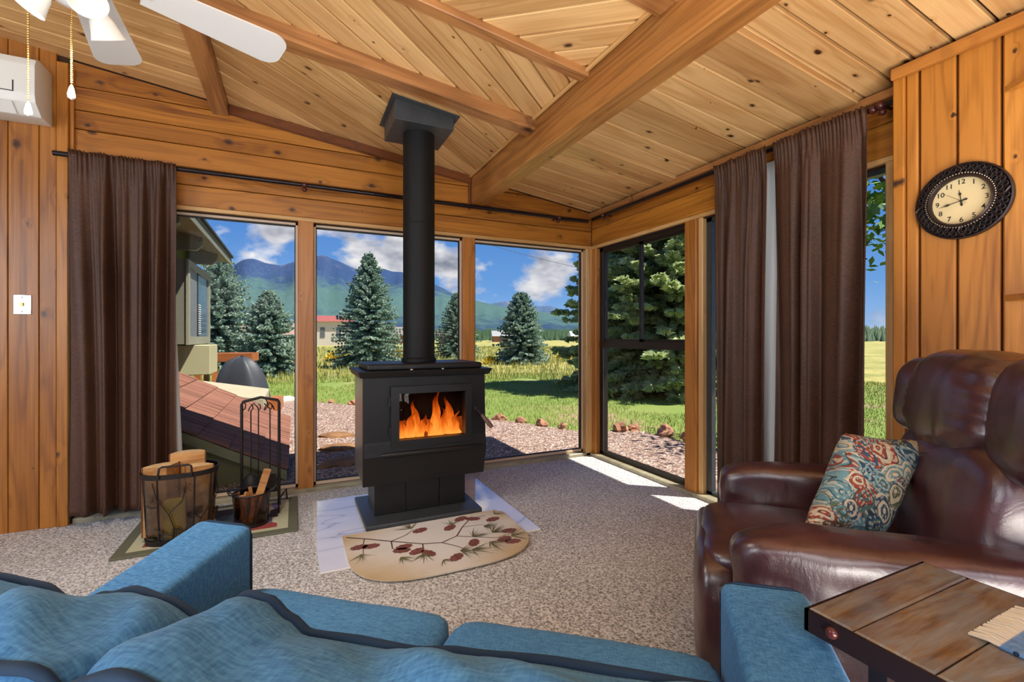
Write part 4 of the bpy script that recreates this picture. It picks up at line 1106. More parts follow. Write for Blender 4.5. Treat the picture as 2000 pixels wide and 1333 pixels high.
for nm, x, lab in (('fire_brush', -.055, 'iron fire brush with round black head hanging on the tool stand'), ('fire_poker', -.012, 'iron poker hanging in the middle of the tool stand'), ('fire_shovel', .055, 'iron ash shovel hanging nearest the window post on the tool stand')):
    mb = MB(); mb.tube([(0, 0, 0), (0, 0, -.42 if nm != 'fire_poker' else -.56)], .0042, 6); mb.tube([(0, 0, 0), (.012, 0, .015), (.010, 0, .035), (0, 0, .045)], .004, 6)
    if nm == 'fire_poker': mb.tube([(0, 0, -.56), (.02, 0, -.585), (.03, 0, -.57)], .004, 6)
    r = empty(nm, (-.20 + x, 3.423, .67), 0, lab, nm.replace('_', ' '), 'fireplace tools')
    mb.obj('rod', M['iron'], r)
    if nm == 'fire_brush':
        mb = MB(); mb.lathe([(.006, -.40), (.030, -.415), (.048, -.45), (.052, -.49), (.045, -.52), (.001, -.52)], 20); auto_smooth(mb.obj('brush_head', M['gasket'], r), 50)
    if nm == 'fire_shovel':
        mb = MB(); mb.hexa([(-.045, -.004, -.54), (.045, -.004, -.54), (.045, .004, -.54), (-.045, .004, -.54), (-.035, -.012, -.42), (.035, -.012, -.42), (.035, -.004, -.42), (-.035, -.004, -.42)]); mb.obj('shovel_blade', M['iron'], r)
# ================================================================== SOFA
so = empty('sofa', (0, 0, 0), R(-39.2), 'blue upholstered two seat sofa in the foreground facing the stove', 'sofa')
SX = Matrix.Identity(4)
def arm(u0, u1, name):
    mb = MB()
    wb, wf = .12, 1.085
    zt = lambda w: .622 - .2 * (1.085 - w)
    mb.hexa([(u0, wb, .07), (u1, wb, .07), (u1, wf, .07), (u0, wf, .07), (u0, wb, zt(wb)), (u1, wb, zt(wb)), (u1, wf, zt(wf)), (u0, wf, zt(wf))]); mb.bevel(.022, 3)
    o = auto_smooth(mb.obj(name, M['blue'], so), 40)
    mb = MB(); a, b = u0 + .016, u1 - .016; zf = zt(wf)
    mb.tube([(a - .012, wf - .004, .08), (a - .012, wf - .004, zf - .03), (a - .004, wf - .004, zf - .010), (a + .016, wf - .005, zf - .003), (b - .016, wf - .005, zf - .003), (b + .004, wf - .004, zf - .010), (b + .012, wf - .004, zf - .03), (b + .012, wf - .004, .08)], .0038, 6)
    mb.obj('piping', M['piping'], o)
arm(-1.203, -1.020, 'arm'); arm(.197, .366, 'arm')
mb = MB(); mb.box(-1.03, .205, .14, 1.06, .08, .285); mb.bevel(.015, 2); mb.obj('seat_base', M['blue'], so)
mb = MB(); mb.hexa([(-1.03, .10, .08), (.205, .10, .08), (.205, .30, .08), (-1.03, .30, .08), (-1.03, .08, .78), (.205, .08, .78), (.205, .24, .78), (-1.03, .24, .78)]); mb.bevel(.02, 2); auto_smooth(mb.obj('backrest', M['blue'], so), 40)
for (u, w) in ((-1.15, .16), (-1.15, 1.02), (.31, .16), (.31, 1.02)):
    mb = MB(); mb.lathe([(.018, 0), (.026, .075)], 12, Matrix.Translation((u, w, 0))); mb.obj('foot', M['dark_trim'], so)
def seat(u0, u1, seed):
    mb = puffy(u1 - u0, .70, .185, 16, .16, .003, (5, 5, 5), seed, .12)
    o = auto_smooth(mb.obj('seat_cushion', M['blue'], so), 80); o.location = ((u0 + u1) / 2, .742, .368)
    mb = MB(); hx_, hy_ = (u1 - u0) / 2 - .010, .338
    pl = [(hx_ * math.copysign(abs(math.cos(t)) ** .16, math.cos(t)), hy_ * math.copysign(abs(math.sin(t)) ** .16, math.sin(t)), .079) for t in [2 * math.pi * k / 72 for k in range(72)]]
    mb.tube(pl, .004, 6, closed=True); mb.obj('piping', M['piping'], o)
seat(-1.018, -.412, 1.0); seat(-.408, .195, 4.0)
# loose back cushions: heights of the front welt taken along the sofa
def lerp_tab(tab, u):
    if u <= tab[0][0]: return tab[0][1]
    for (a, za), (b, zb) in zip(tab[:-1], tab[1:]):
        if u <= b:
            t = (u - a) / (b - a); t = t * t * (3 - 2 * t); return za + (zb - za) * t
    return tab[-1][1]
def back_cushion(u0, u1, front, rear, seed):
    nu, loops = 90, []
    for i in range(nu + 1):
        s = i / nu; u = u0 + (u1 - u0) * s
        e = min(1.0, min(s, 1 - s) / .05); e = math.sqrt(max(0, 1 - (1 - e) ** 2))       # round the ends
        zf, zr = lerp_tab(front, u), lerp_tab(rear, u)
        wf, wr = .402, .262
        sec = []
        for k in range(12):                               # top face from front welt to rear welt
            t = k / 11
            z = zf + (zr - zf) * t + .020 * math.sin(math.pi * t)
            w = wf + (wr - wf) * t
            f = mnoise.noise(Vector((u * 9 + w * 10 + seed, w * 5, seed))) * .030 + mnoise.noise(Vector((u * 20 + w * 22 + seed, w * 6, 3))) * .012
            sec.append((w, z + f * math.sin(math.pi * t) ** .7))
        for k in range(1, 7):                              # rear face down
            t = k / 6; sec.append((wr - .035 * math.sin(math.pi * t) , zr + (.46 - zr) * t))
        for k in range(1, 8):                              # bottom
            t = k / 7; sec.append((wr + (.44 - wr) * t, .46))
        for k in range(1, 12):                              # front face up
            t = k / 12; bulge = .055 * math.sin(math.pi * t) + .010 * mnoise.noise(Vector((u * 8 + seed, t * 5, 1)))
            sec.append((.44 + (wf - .44) * t + bulge, .46 + (zf - .46) * t))
        cw, cz = .34, .66
        loops.append([(u, cw + (w - cw) * (.75 + .25 * e), cz + (z - cz) * (.88 + .12 * e)) for w, z in sec])
    V = [p for l in loops for p in l]; m = len(loops[0])
    F = [(i * m + k, i * m + (k + 1) % m, (i + 1) * m + (k + 1) % m, (i + 1) * m + k) for i in range(nu) for k in range(m)]
    me = mesh_np('back_cushion', V, F)
    bm = bmesh.new(); bm.from_mesh(me); bmesh.ops.holes_fill(bm, edges=bm.edges, sides=0); bmesh.ops.recalc_face_normals(bm, faces=bm.faces); bm.to_mesh(me); bm.free()
    o = link('back_cushion', me, M['blue'], so, True)
    for idx, dz in ((0, .001), (11, .001)):
        mb = MB(); mb.tube([(l[idx][0], l[idx][1] + (.002 if idx == 0 else -.002), l[idx][2] + dz) for l in loops], .0052, 8)
        auto_smooth(mb.obj('piping', M['piping'], o), 60)
    return o
back_cushion(-1.03, -.432, [(-1.03, .84), (-.75, .850), (-.68, .848), (-.645, .836), (-.62, .838), (-.583, .850), (-.538, .862), (-.494, .857), (-.44, .842)], [(-1.03, .87), (-.506, .882), (-.448, .888), (-.43, .872)], 2.0)
back_cushion(-.428, .205, [(-.428, .846), (-.405, .866), (-.385, .878), (-.36, .876), (-.335, .861), (-.311, .848), (-.253, .850), (-.20, .849), (-.148, .856), (-.05, .862), (.205, .862)], [(-.42, .882), (-.36, .899), (-.30, .888), (-.1, .875), (.205, .87)], 9.0)

# ================================================================== RECLINER
rc = empty('recliner', (0, 0, 0), R(43), 'burgundy leather recliner armchair beside the clock wall', 'recliner')
rc.location = Vector((.731 * 1.80 + .682 * .45, .682 * 1.80 - .731 * .45, 0))     # centre of its seat
U0, W0 = 1.80, -.45
def L3(u, w, z): return Vector((u - U0, w - W0, z))
def blob(name, u0, u1, w0, w1, z0, z1, e=.42, wr=.006, wf=(7, 7, 7), seed=0, rx=0.0, n=16, puff=0.0, parent=None, mat='leather', rz=0.0):
    mb = puffy(u1 - u0, w1 - w0, z1 - z0, n, e, wr, wf, seed, puff)
    o = auto_smooth(mb.obj(name, M[mat], parent or rc), 85)
    o.location = L3((u0 + u1) / 2, (w0 + w1) / 2, (z0 + z1) / 2); o.rotation_euler = (R(rx), 0, R(rz))
    return o
# base and seat
mb = MB(); mb.box(1.46 - U0, 2.14 - U0, -.95 - W0, -.18 - W0, .05, .34); mb.bevel(.02, 2); mb.obj('base', M['leather'], rc)
blob('seat_cushion', 1.53, 2.08, -.80, -.02, .30, .50, .32, .007, (5, 8, 6), 2, puff=.1)
# padded footrest front, folded under the seat
blob('footrest', 1.50, 2.10, -.14, .005, .06, .475, .45, .008, (5, 14, 9), 5)
# arms: padded roll over a flat outer panel
for (u0, u1, sd) in ((1.345, 1.545, 1), (2.07, 2.245, 7)):
    blob('arm_pad', u0, u1, -.93, -.095, .40, .635, .46, .009, (12, 7, 10), sd, rx=-1.0, n=20)
    mb = MB(); mb.box(u0 + .03 - U0, u1 - .03 - U0, -.90 - W0, -.125 - W0, .06, .52); mb.bevel(.025, 3); auto_smooth(mb.obj('arm_panel', M['leather'], rc), 40)
# back: reclined shell, lumbar panel, three-lobed head pillow
blob('back_shell', 1.42, 2.20, -1.06, -.86, .22, 1.03, .35, .005, (5, 5, 5), 3, rx=14)
blob('lumbar_cushion', 1.50, 2.12, -.90, -.64, .44, .86, .50, .013, (6, 6, 5), 11, rx=12, n=22)
hp_ = blob('head_pillow', 1.60, 2.13, -1.00, -.68, .755, 1.105, .62, .008, (13, 5, 3), 14, rx=10, n=24)
for v_ in hp_.data.vertices:
    q = v_.co; sx_ = abs(q.x) / .265
    if q.y > -.05: v_.co = q + Vector((0, 1, 0)) * (.007 * max(0, sx_ - .45) / .55 * math.sin(q.z * 150 + 2 * math.sin(q.z * 40)))
blob('pillow_wing', 1.34, 1.68, -1.02, -.71, .755, 1.100, .56, .007, (7, 7, 7), 15, rx=10, n=22, rz=-6)
blob('pillow_wing', 2.05, 2.30, -1.02, -.72, .77, 1.065, .58, .007, (7, 7, 7), 19, rx=10, n=22, rz=8)
# stitched seams


# patterned throw pillow
def paisley():
    m, nt, b = newmat('paisley_print')
    tc = nd(nt, 'ShaderNodeTexCoord'); v = tc.outputs['Object']
    wp = nd(nt, 'ShaderNodeTexNoise'); wp.inputs['Scale'].default_value = 9; nt.links.new(v, wp.inputs['Vector'])
    v2 = vmath(nt, 'ADD', v, vmath(nt, 'MULTIPLY', wp.outputs['Color'], (.09, .09, .09)))
    vo = nd(nt, 'ShaderNodeTexVoronoi', voronoi_dimensions='2D'); vo.inputs['Scale'].default_value = 17; nt.links.new(v2, vo.inputs['Vector'])
    rings = math_n(nt, 'FRACT', math_n(nt, 'MULTIPLY', vo.outputs['Distance'], 3.2))
    sc = nd(nt, 'ShaderNodeSeparateColor'); nt.links.new(vo.outputs['Color'], sc.inputs[0])
    c1 = ramp(nt, sc.outputs[0], [(0, srgb(44, 72, 96)), (.2, srgb(92, 138, 150)), (.4, srgb(150, 64, 48)), (.55, srgb(206, 190, 158)), (.7, srgb(80, 84, 60)), (.85, srgb(120, 158, 168))], 'CONSTANT')
    c2 = ramp(nt, sc.outputs[1], [(0, srgb(110, 150, 156)), (.22, srgb(52, 78, 100)), (.42, srgb(190, 176, 146)), (.58, srgb(78, 104, 100)), (.78, srgb(128, 66, 56)), (.9, srgb(96, 104, 76))], 'CONSTANT')
    c = mixc(nt, math_n(nt, 'GREATER_THAN', rings, .52), c1, c2)
    v3 = nd(nt, 'ShaderNodeTexVoronoi', voronoi_dimensions='2D'); v3.inputs['Scale'].default_value = 85; nt.links.new(v2, v3.inputs['Vector'])
    dots = math_n(nt, 'LESS_THAN', v3.outputs['Distance'], .30)
    c = mixc(nt, math_n(nt, 'MULTIPLY', dots, .55), c, srgb(214, 204, 180))
    line = math_n(nt, 'LESS_THAN', math_n(nt, 'ABSOLUTE', math_n(nt, 'SUBTRACT', rings, .5)), .07)
    c = mixc(nt, math_n(nt, 'MULTIPLY', line, .8), c, srgb(40, 50, 58))
    nt.links.new(c, b.inputs['Base Color']); b.inputs['Roughness'].default_value = .9
    bump(nt, b, noise_tex(nt, v, 300, 2), .2, .002)
    return m
mb = MB(); n = 26
V = []; F = []
for sgn in (1, -1):
    off = len(V)
    for j in range(n + 1):
        for i in range(n + 1):
            x, y = 2 * i / n - 1, 2 * j / n - 1
            h = ((1 - x ** 4) * (1 - y ** 4)) ** .55
            pin = 1 - .07 * (1 - abs(x)) * abs(y) ** 2 - .0
            pin2 = 1 - .07 * (1 - abs(y)) * abs(x) ** 2
            V.append((x * pin2, y * pin, sgn * (.060 * h + .004 * h * mnoise.noise(Vector((x * 3, y * 3, sgn)))) + .015 * x * y))
    for j in range(n):
        for i in range(n):
            a = off + j * (n + 1) + i
            F.append((a, a + 1, a + n + 2, a + n + 1) if sgn > 0 else (a, a + n + 1, a + n + 2, a + 1))
me = mesh_np('throw_pillow', V, F)
bm = bmesh.new(); bm.from_mesh(me); bmesh.ops.remove_doubles(bm, verts=bm.verts, dist=1e-3); bm.to_mesh(me); bm.free()
pw = link('throw_pillow', me, paisley(), None, True)
setp(pw, 'square paisley patterned throw pillow in teal and rust on the recliner', 'pillow')
fwd = Vector((.427, .904, 0)); lat = Vector((.904, -.427, 0)); up = Vector((0, 0, 1))
e1 = (lat * .275 + up * -.036 + fwd * .02) * .5              # slumped sideways: its two edge directions
e2 = (lat * .255 + up * .262 + fwd * .16) * .5
e3 = e1.cross(e2).normalized()
pc = Vector((1.648, .850, .685))
n1, n2 = e1.normalized(), (e2 - e1.normalized() * e2.dot(e1.normalized())).normalized()
fm_ = Matrix(((n1.x, n2.x, e3.x, pc.x), (n1.y, n2.y, e3.y, pc.y), (n1.z, n2.z, e3.z, pc.z), (0, 0, 0, 1)))
for v_ in pw.data.vertices:
    q = v_.co; wpt = pc + e1 * q.x + e2 * q.y + e3 * q.z
    v_.co = fm_.inverted() @ wpt
pw.matrix_world = fm_

# ================================================================== SIDE TABLE with woven runner
M['table_wood_old'] = wood('weathered_table', srgb(150, 142, 132), srgb(84, 58, 38), kamount=.5, var=.35, ringk=5, rough=.28, coat=.5)
def tablemat():
    m, nt, b = newmat('weathered_table_top')
    tc = nd(nt, 'ShaderNodeTexCoord'); oi = nd(nt, 'ShaderNodeObjectInfo')
    cmb = nd(nt, 'ShaderNodeCombineXYZ'); nt.links.new(math_n(nt, 'MULTIPLY', oi.outputs['Random'], 31.0), cmb.inputs[0]); nt.links.new(math_n(nt, 'MULTIPLY', oi.outputs['Random'], 57.0), cmb.inputs[1])
    v = vmath(nt, 'ADD', tc.outputs['Object'], cmb.outputs[0])
    n1 = noise_tex(nt, vmath(nt, 'MULTIPLY', v, (5, 38, 1)), 1.0, 5, .65, .6); n2 = noise_tex(nt, vmath(nt, 'MULTIPLY', v, (9, 22, 1)), 1.0, 4, .6, .4); n3 = noise_tex(nt, vmath(nt, 'MULTIPLY', v, (12, 160, 1)), 1.0, 3)
    c = ramp(nt, n1, [(.30, srgb(70, 46, 30)), (.44, srgb(128, 94, 60)), (.54, srgb(150, 128, 100)), (.64, srgb(148, 150, 148)), (.76, srgb(184, 186, 184))])
    c = mixc(nt, math_n(nt, 'MULTIPLY', math_n(nt, 'SUBTRACT', n2, .36, clamp=True), 2.4, clamp=True), c, srgb(132, 140, 144))
    c = mixc(nt, math_n(nt, 'MULTIPLY', n3, .45), c, srgb(70, 52, 38))
    nt.links.new(c, b.inputs['Base Color']); b.inputs['Roughness'].default_value = .32; b.inputs['Coat Weight'].default_value = .4; b.inputs['Coat Roughness'].default_value = .2
    bump(nt, b, n1, .2, .003)
    return m
M['table_wood'] = tablemat()
M['table_edge'] = plain('table_iron_band', srgb(42, 28, 30), .35, .4)
tb = empty('side_table', (1.05, .26, 0), 0, 'rustic plank topped side table with dark iron edge between sofa and recliner', 'side table')
tz = .658
tx0, tx1, ty0, ty1 = .842, 1.252, -.10, .533
tl = lambda x, y, z: (x - 1.05, y - .26, z)
ysp = [ty1 - .004, .455, .345, .235, .125, .015, ty0 + .004]
for a, b in zip(ysp[:-1], ysp[1:]):
    board('top_plank', tb, [tl(tx0 + .006, b + .0012, tz), tl(tx1 - .006, b + .0012, tz), tl(tx1 - .006, a - .0012, tz), tl(tx0 + .006, a - .0012, tz)], (0, 0, 1), (1, 0, 0), .025, M['table_wood'], .003)
mb = MB()
for (x0, x1, y0, y1) in ((tx0, tx0 + .007, ty0, ty1), (tx1 - .007, tx1, ty0, ty1), (tx0, tx1, ty1 - .007, ty1), (tx0, tx1, ty0, ty0 + .007)):
    mb.box(*[c for pr in ((x0 - 1.05, x1 - 1.05), (y0 - .26, y1 - .26), (tz - .042, tz - .003)) for c in pr])
mb.obj('edge_band', M['table_edge'], tb)
for y in (.485, .10):
    mb = MB(); mb.sphere(tl(tx0 - .002, y, tz - .020), .0105, 10, (.8, 1, 1)); auto_smooth(mb.obj('rivet', M['rodball'], tb), 70)
for (x, y) in ((tx0 + .13, ty0 + .03), (tx1 - .03, ty0 + .03), (tx0 + .13, ty1 - .06), (tx1 - .03, ty1 - .06)):
    mb = MB(); mb.box(x - 1.05 - .015, x - 1.05 + .015, y - .26 - .015, y - .26 + .015, 0.0, tz - .04); mb.obj('leg', M['table_edge'], tb)
for k, (a, b) in enumerate(((-.07, .06), (.063, .20), (.203, .33), (.333, .47))):
    board('shelf_plank', tb, [tl(tx0 + .12, a, .36), tl(tx1 - .02, a, .36), tl(tx1 - .02, b, .36), tl(tx0 + .12, b, .36)], (0, 0, 1), (1, 0, 0), .02, M['table_wood'], .003)
M['runner'] = fabric('blue_woven_runner', srgb(118, 160, 206), srgb(70, 112, 166), 160, 0, .95, .8)
M['cream_yarn'] = plain('cream_yarn', srgb(222, 212, 190), .95)
ru = empty('table_runner', (1.10, .16, tz + .0005), 0, 'blue woven runner with cream fringe lying on the side table', 'runner')
rx0, rx1, ry0, ry1 = 1.003, 1.185, -.06, .330
mb = MB(); mb.box(rx0 - 1.10, rx1 - 1.10, ry0 - .16, ry1 - .16, 0, .006); mb.bevel(.002, 1); mb.obj('cloth', M['runner'], ru)
mb = MB(); rr = random.Random(3)
for k in range(30):
    x = rx0 + .003 + (rx1 - rx0 - .006) * k / 29
    mb.tube([(x - 1.10, ry1 - .16 - .004, .004), (x - 1.10 + rr.uniform(-.002, .002), ry1 - .16 + .012, .006), (x - 1.10 + rr.uniform(-.005, .005), ry1 - .16 + .036, .002)], .0022, 5)
o = mb.obj('fringe', M['cream_yarn'], ru)
mb = MB()
for k in range(26): mb.sphere((rx0 - 1.10, ry0 - .16 + .007 + k * .0145, .004), .0036, 5)
mb.obj('edge_stitch', M['piping'], ru)
# ================================================================== OUTSIDE
GZ = -0.15
def ground_h(x, y):
    d = math.hypot(x, y)
    return GZ + 0.10 * mnoise.noise(Vector((x * .12, y * .12, 0))) * min(1, max(0, (d - 9) / 10))
def polar_ground(name, r0, r1, a0, a1, nr, na, mat, dz=0.0, hf=ground_h):
    V = []; F = []
    for i in range(nr + 1):
        r = r0 * (r1 / r0) ** (i / nr)
        for j in range(na + 1):
            a = R(a0 + (a1 - a0) * j / na)
            x, y = r * math.sin(a), r * math.cos(a)
            V.append((x, y, hf(x, y) + dz))
    for i in range(nr):
        for j in range(na):
            k = i * (na + 1) + j; F.append((k, k + 1, k + na + 2, k + na + 1))
    return mesh_np(name, V, F)

def fieldmat():
    m, nt, b = newmat('dry_meadow')
    g = nd(nt, 'ShaderNodeNewGeometry'); p = g.outputs['Position']
    n1 = noise_tex(nt, vmath(nt, 'MULTIPLY', p, (.25, .25, .25)), 1, 5, .6); n2 = noise_tex(nt, vmath(nt, 'MULTIPLY', p, (4, 4, 4)), 1, 5, .65)
    f = math_n(nt, 'ADD', math_n(nt, 'MULTIPLY', n1, .6), math_n(nt, 'MULTIPLY', n2, .45))
    c = ramp(nt, f, [(.32, srgb(102, 112, 56)), (.50, srgb(150, 146, 78)), (.66, srgb(188, 170, 104)), (.8, srgb(176, 150, 118))])
    nt.links.new(c, b.inputs['Base Color']); b.inputs['Roughness'].default_value = 1; bump(nt, b, n2, .8, .1)
    return m
def gravelmat():
    m, nt, b = newmat('pink_gravel')
    g = nd(nt, 'ShaderNodeNewGeometry'); p = g.outputs['Position']
    vo = nd(nt, 'ShaderNodeTexVoronoi'); vo.inputs['Scale'].default_value = 34; nt.links.new(p, vo.inputs['Vector'])
    sc = nd(nt, 'ShaderNodeSeparateColor'); nt.links.new(vo.outputs['Color'], sc.inputs[0])
    c = ramp(nt, sc.outputs[0], [(0, srgb(128, 100, 88)), (.35, srgb(178, 146, 128)), (.7, srgb(206, 178, 158)), (1, srgb(226, 208, 194))])
    c = mixc(nt, math_n(nt, 'MULTIPLY', vo.outputs['Distance'], 1.1, clamp=True), c, srgb(90, 66, 56))
    nt.links.new(c, b.inputs['Base Color']); b.inputs['Roughness'].default_value = .95
    bump(nt, b, math_n(nt, 'SUBTRACT', 1.0, vo.outputs['Distance']), 1.0, .02)
    return m
def grassmat(name, a, b_, c_):
    m, nt, b = newmat(name)
    g = nd(nt, 'ShaderNodeNewGeometry'); p = g.outputs['Position']
    n1 = noise_tex(nt, p, .7, 4, .6); n2 = noise_tex(nt, p, 14, 2)
    f = math_n(nt, 'ADD', math_n(nt, 'MULTIPLY', n1, .6), math_n(nt, 'MULTIPLY', n2, .4))
    nt.links.new(ramp(nt, f, [(.32, a), (.5, b_), (.68, c_)]), b.inputs['Base Color']); b.inputs['Roughness'].default_value = .8
    b.inputs['Subsurface Weight'].default_value = 0.0
    return m
M['field'] = fieldmat(); M['gravel'] = gravelmat()
M['grass'] = grassmat('lawn_grass', srgb(104, 128, 48), srgb(140, 156, 70), srgb(184, 184, 106))
M['meadow'] = grassmat('meadow_grass', srgb(118, 130, 62), srgb(158, 158, 84), srgb(198, 186, 116))

gm = polar_ground('ground', 1.5, 7000, -100, 120, 70, 60, M['field'], -.02)
setp(link('ground', gm, M['field']), 'dry grassy ground stretching to the mountains', 'ground', None, 'structure')
# gravel strip outside the windows, bounded by the rock border
border = [(-9, 15.0), (-4, 12.0), (-.6, 10.6), (.66, 9.6), (1.6, 8.3), (2.74, 6.75), (3.0, 6.33), (3.52, 5.25), (4.27, 4.95), (4.34, 3.81), (4.45, 2.5), (4.6, 0.5), (4.7, -3)]
mb = MB(); vs = [mb.bm.verts.new((x, y, GZ + .02)) for x, y in border] + [mb.bm.verts.new((x, y, GZ + .02)) for x, y in ((2.7, -3), (2.7, 3.86), (-9, 3.86))]
mb.bm.faces.new(vs); gravel = setp(mb.obj('path', M['gravel']), 'pinkish gravel bed along the outside of the windows', 'gravel', None, 'structure')
def inside(px, py, poly):
    c = False; n = len(poly)
    for i in range(n):
        x0, y0 = poly[i]; x1, y1 = poly[i - 1]
        if (y0 > py) != (y1 > py) and px < (x1 - x0) * (py - y0) / (y1 - y0) + x0: c = not c
    return c
gpoly = border + [(2.7, -3), (2.7, 3.86), (-9, 3.86)]
rg = np.random.RandomState(3)
octv = np.array([(1, 0, 0), (0, 1, 0), (-1, 0, 0), (0, -1, 0), (0, 0, 1)], float); octf = np.array([(0, 1, 4), (1, 2, 4), (2, 3, 4), (3, 0, 4)])
V = []; F = []; cnt = 0
while cnt < 14000:
    r = 4.0 + 6.5 * rg.rand() ** 1.2; a = R(rg.uniform(-32, 76)); x, y = r * math.sin(a), r * math.cos(a)
    if not inside(x, y, gpoly): continue
    s = rg.uniform(.006, .016); t = rg.uniform(0, 6.28); c, sn = math.cos(t), math.sin(t)
    p = octv * np.array([s * rg.uniform(.8, 1.5), s, s * rg.uniform(.5, .9)])
    p = np.stack([p[:, 0] * c - p[:, 1] * sn, p[:, 0] * sn + p[:, 1] * c, p[:, 2]], 1) + (x, y, GZ + .019)
    F.append(octf + cnt * 5); V.append(p); cnt += 1
pg_ = link('gravel', mesh_np('gravel', np.concatenate(V), np.concatenate(F)), None)
pm, pnt, pb = newmat('pebble'); g = nd(pnt, 'ShaderNodeNewGeometry'); f = noise_tex(pnt, g.outputs['Position'], 22, 2)
pnt.links.new(ramp(pnt, f, [(.3, srgb(126, 96, 84)), (.5, srgb(184, 152, 134)), (.68, srgb(224, 204, 190))]), pb.inputs['Base Color']); pb.inputs['Roughness'].default_value = .9
pg_.data.materials.append(pm); setp(pg_, 'loose pink gravel stones outside the windows', 'gravel', None, 'stuff')

# border rocks
M['rock'] = plain('border_rock', srgb(168, 122, 94), .95, 0, .3, .8, 26, .35)
def rock_mesh(seed, s):
    bm = bmesh.new(); bmesh.ops.create_icosphere(bm, subdivisions=2, radius=1.0)
    for v in bm.verts:
        d = 1 + .55 * mnoise.noise(v.co * 1.1 + Vector((seed, 0, 0))) + .28 * mnoise.noise(v.co * 2.6 + Vector((0, seed, 0)))
        v.co = Vector((v.co.x * d * s[0], v.co.y * d * s[1], max(-.5, v.co.z * d) * s[2]))
    me = bpy.data.meshes.new('border_rock'); bm.to_mesh(me); bm.free(); me.materials.append(M['rock']); return me
rr = random.Random(12)
rocks = [(4.05, 5.08, .13), (4.22, 5.0, .11), (4.42, 4.62, .15), (4.45, 4.15, .17), (4.44, 3.42, .20), (4.5, 2.7, .16), (3.62, 5.30, .09), (3.80, 5.20, .08), (3.40, 5.55, .10), (3.24, 5.85, .12), (3.08, 6.2, .10), (2.88, 6.55, .13), (2.62, 6.95, .10), (2.35, 7.35, .09), (2.05, 7.75, .12), (1.7, 8.2, .08), (1.35, 8.7, .11), (1.0, 9.2, .12), (.66, 9.65, .10), (.2, 10.0, .13), (-.75, 10.9, .12)]
rlabs = ['under the meeting stile of the bronze window', 'just right of the bronze window meeting stile', 'in the middle of the bronze window lower pane', 'next to the post between the bronze window and the curtains', 'in the narrow gap beside the brown side curtain', 'hidden furthest along behind the side curtains',
         'nearest the room corner in the back window', 'just left of the room corner post', 'second from the corner post in the back window', 'third from the corner post in the back window', 'halfway between the stove and the corner post', 'second from the stove on its handle side', 'touching the stove handle side outline',
         'behind the stove door handle', 'behind the stove firebox', 'behind the stove, fourth from the post left of it', 'third rock from the window post left of the stove', 'second rock from the window post left of the stove', 'right beside the window post left of the stove', 'left of the window post, near the white paver', 'farthest left, behind the tool stand arch']
for k, (x, y, s) in enumerate(rocks):
    s *= .8 if k < 6 else .66; me = rock_mesh(k * 3.7, (s * rr.uniform(1.0, 1.7), s * rr.uniform(.7, 1.1), s * rr.uniform(.7, 1.0)))
    o = link('border_rock', me, None, None, False); o.location = (x, y, GZ + .02 + s * .30); o.rotation_euler = (0, 0, rr.uniform(0, 6))
    setp(o, 'reddish border rock ' + rlabs[k], 'rock', 'rocks bordering the lawn')

# grass: blades as one mesh
def blades(n, rmin, rmax, amin, amax, hmin, hmax, w, seed, power=1.0):
    rs = np.random.RandomState(seed)
    pts = []
    while len(pts) < n:
        r = rmin + (rmax - rmin) * rs.rand(4000) ** power; a = np.radians(rs.uniform(amin, amax, 4000))
        for x, y in zip(r * np.sin(a), r * np.cos(a)):
            if not inside(x, y, gpoly) and not (x < .1 and y < 9.5) and mnoise.noise(Vector((x * .55, y * .55, 4))) > -.5: pts.append((x, y))
            if len(pts) >= n: break
    P = np.array(pts); z = np.array([ground_h(x, y) for x, y in pts]) - .02
    h = rs.uniform(hmin, hmax, n); t = rs.uniform(0, 6.28, n); lean = rs.uniform(0, .5, n) * h; lt = rs.uniform(0, 6.28, n)
    ww = w * np.maximum(1, np.hypot(P[:, 0], P[:, 1]) / 9)
    dx, dy = np.cos(t) * ww, np.sin(t) * ww
    A = np.stack([P[:, 0] - dx, P[:, 1] - dy, z], 1); B = np.stack([P[:, 0] + dx, P[:, 1] + dy, z], 1)
    C = np.stack([P[:, 0] + np.cos(lt) * lean, P[:, 1] + np.sin(lt) * lean, z + h], 1)
    V = np.empty((3 * n, 3)); V[0::3] = A; V[1::3] = B; V[2::3] = C
    return mesh_np('grass', V, np.arange(3 * n).reshape(n, 3))
setp(link('grass', blades(110000, 5.0, 17, -28, 70, .025, .085, .005, 1, .9), M['grass']), 'green lawn grass beyond the gravel and rocks', 'grass', None, 'stuff')
setp(link('meadow_grass', blades(40000, 14, 60, -30, 62, .10, .34, .008, 2, 1.3), M['meadow']), 'tall yellowing meadow grass around the spruces', 'grass', None, 'stuff')
# lawn under the blades
lm, lnt, lb = newmat('lawn_soil'); g = nd(lnt, 'ShaderNodeNewGeometry'); n1 = noise_tex(lnt, g.outputs['Position'], .55, 5, .6); n2 = noise_tex(lnt, g.outputs['Position'], 9, 4)
lc = ramp(lnt, math_n(lnt, 'ADD', math_n(lnt, 'MULTIPLY', n1, .75), math_n(lnt, 'MULTIPLY', n2, .3)), [(.38, srgb(158, 132, 106)), (.46, srgb(124, 134, 64)), (.6, srgb(108, 130, 54)), (.75, srgb(160, 160, 88))])
lnt.links.new(lc, lb.inputs['Base Color']); lb.inputs['Roughness'].default_value = 1
setp(link('lawn', polar_ground('lawn', 4.6, 16, -45, 85, 14, 40, lm, -.005), lm), 'green lawn between the gravel and the meadow', 'lawn', None, 'structure')

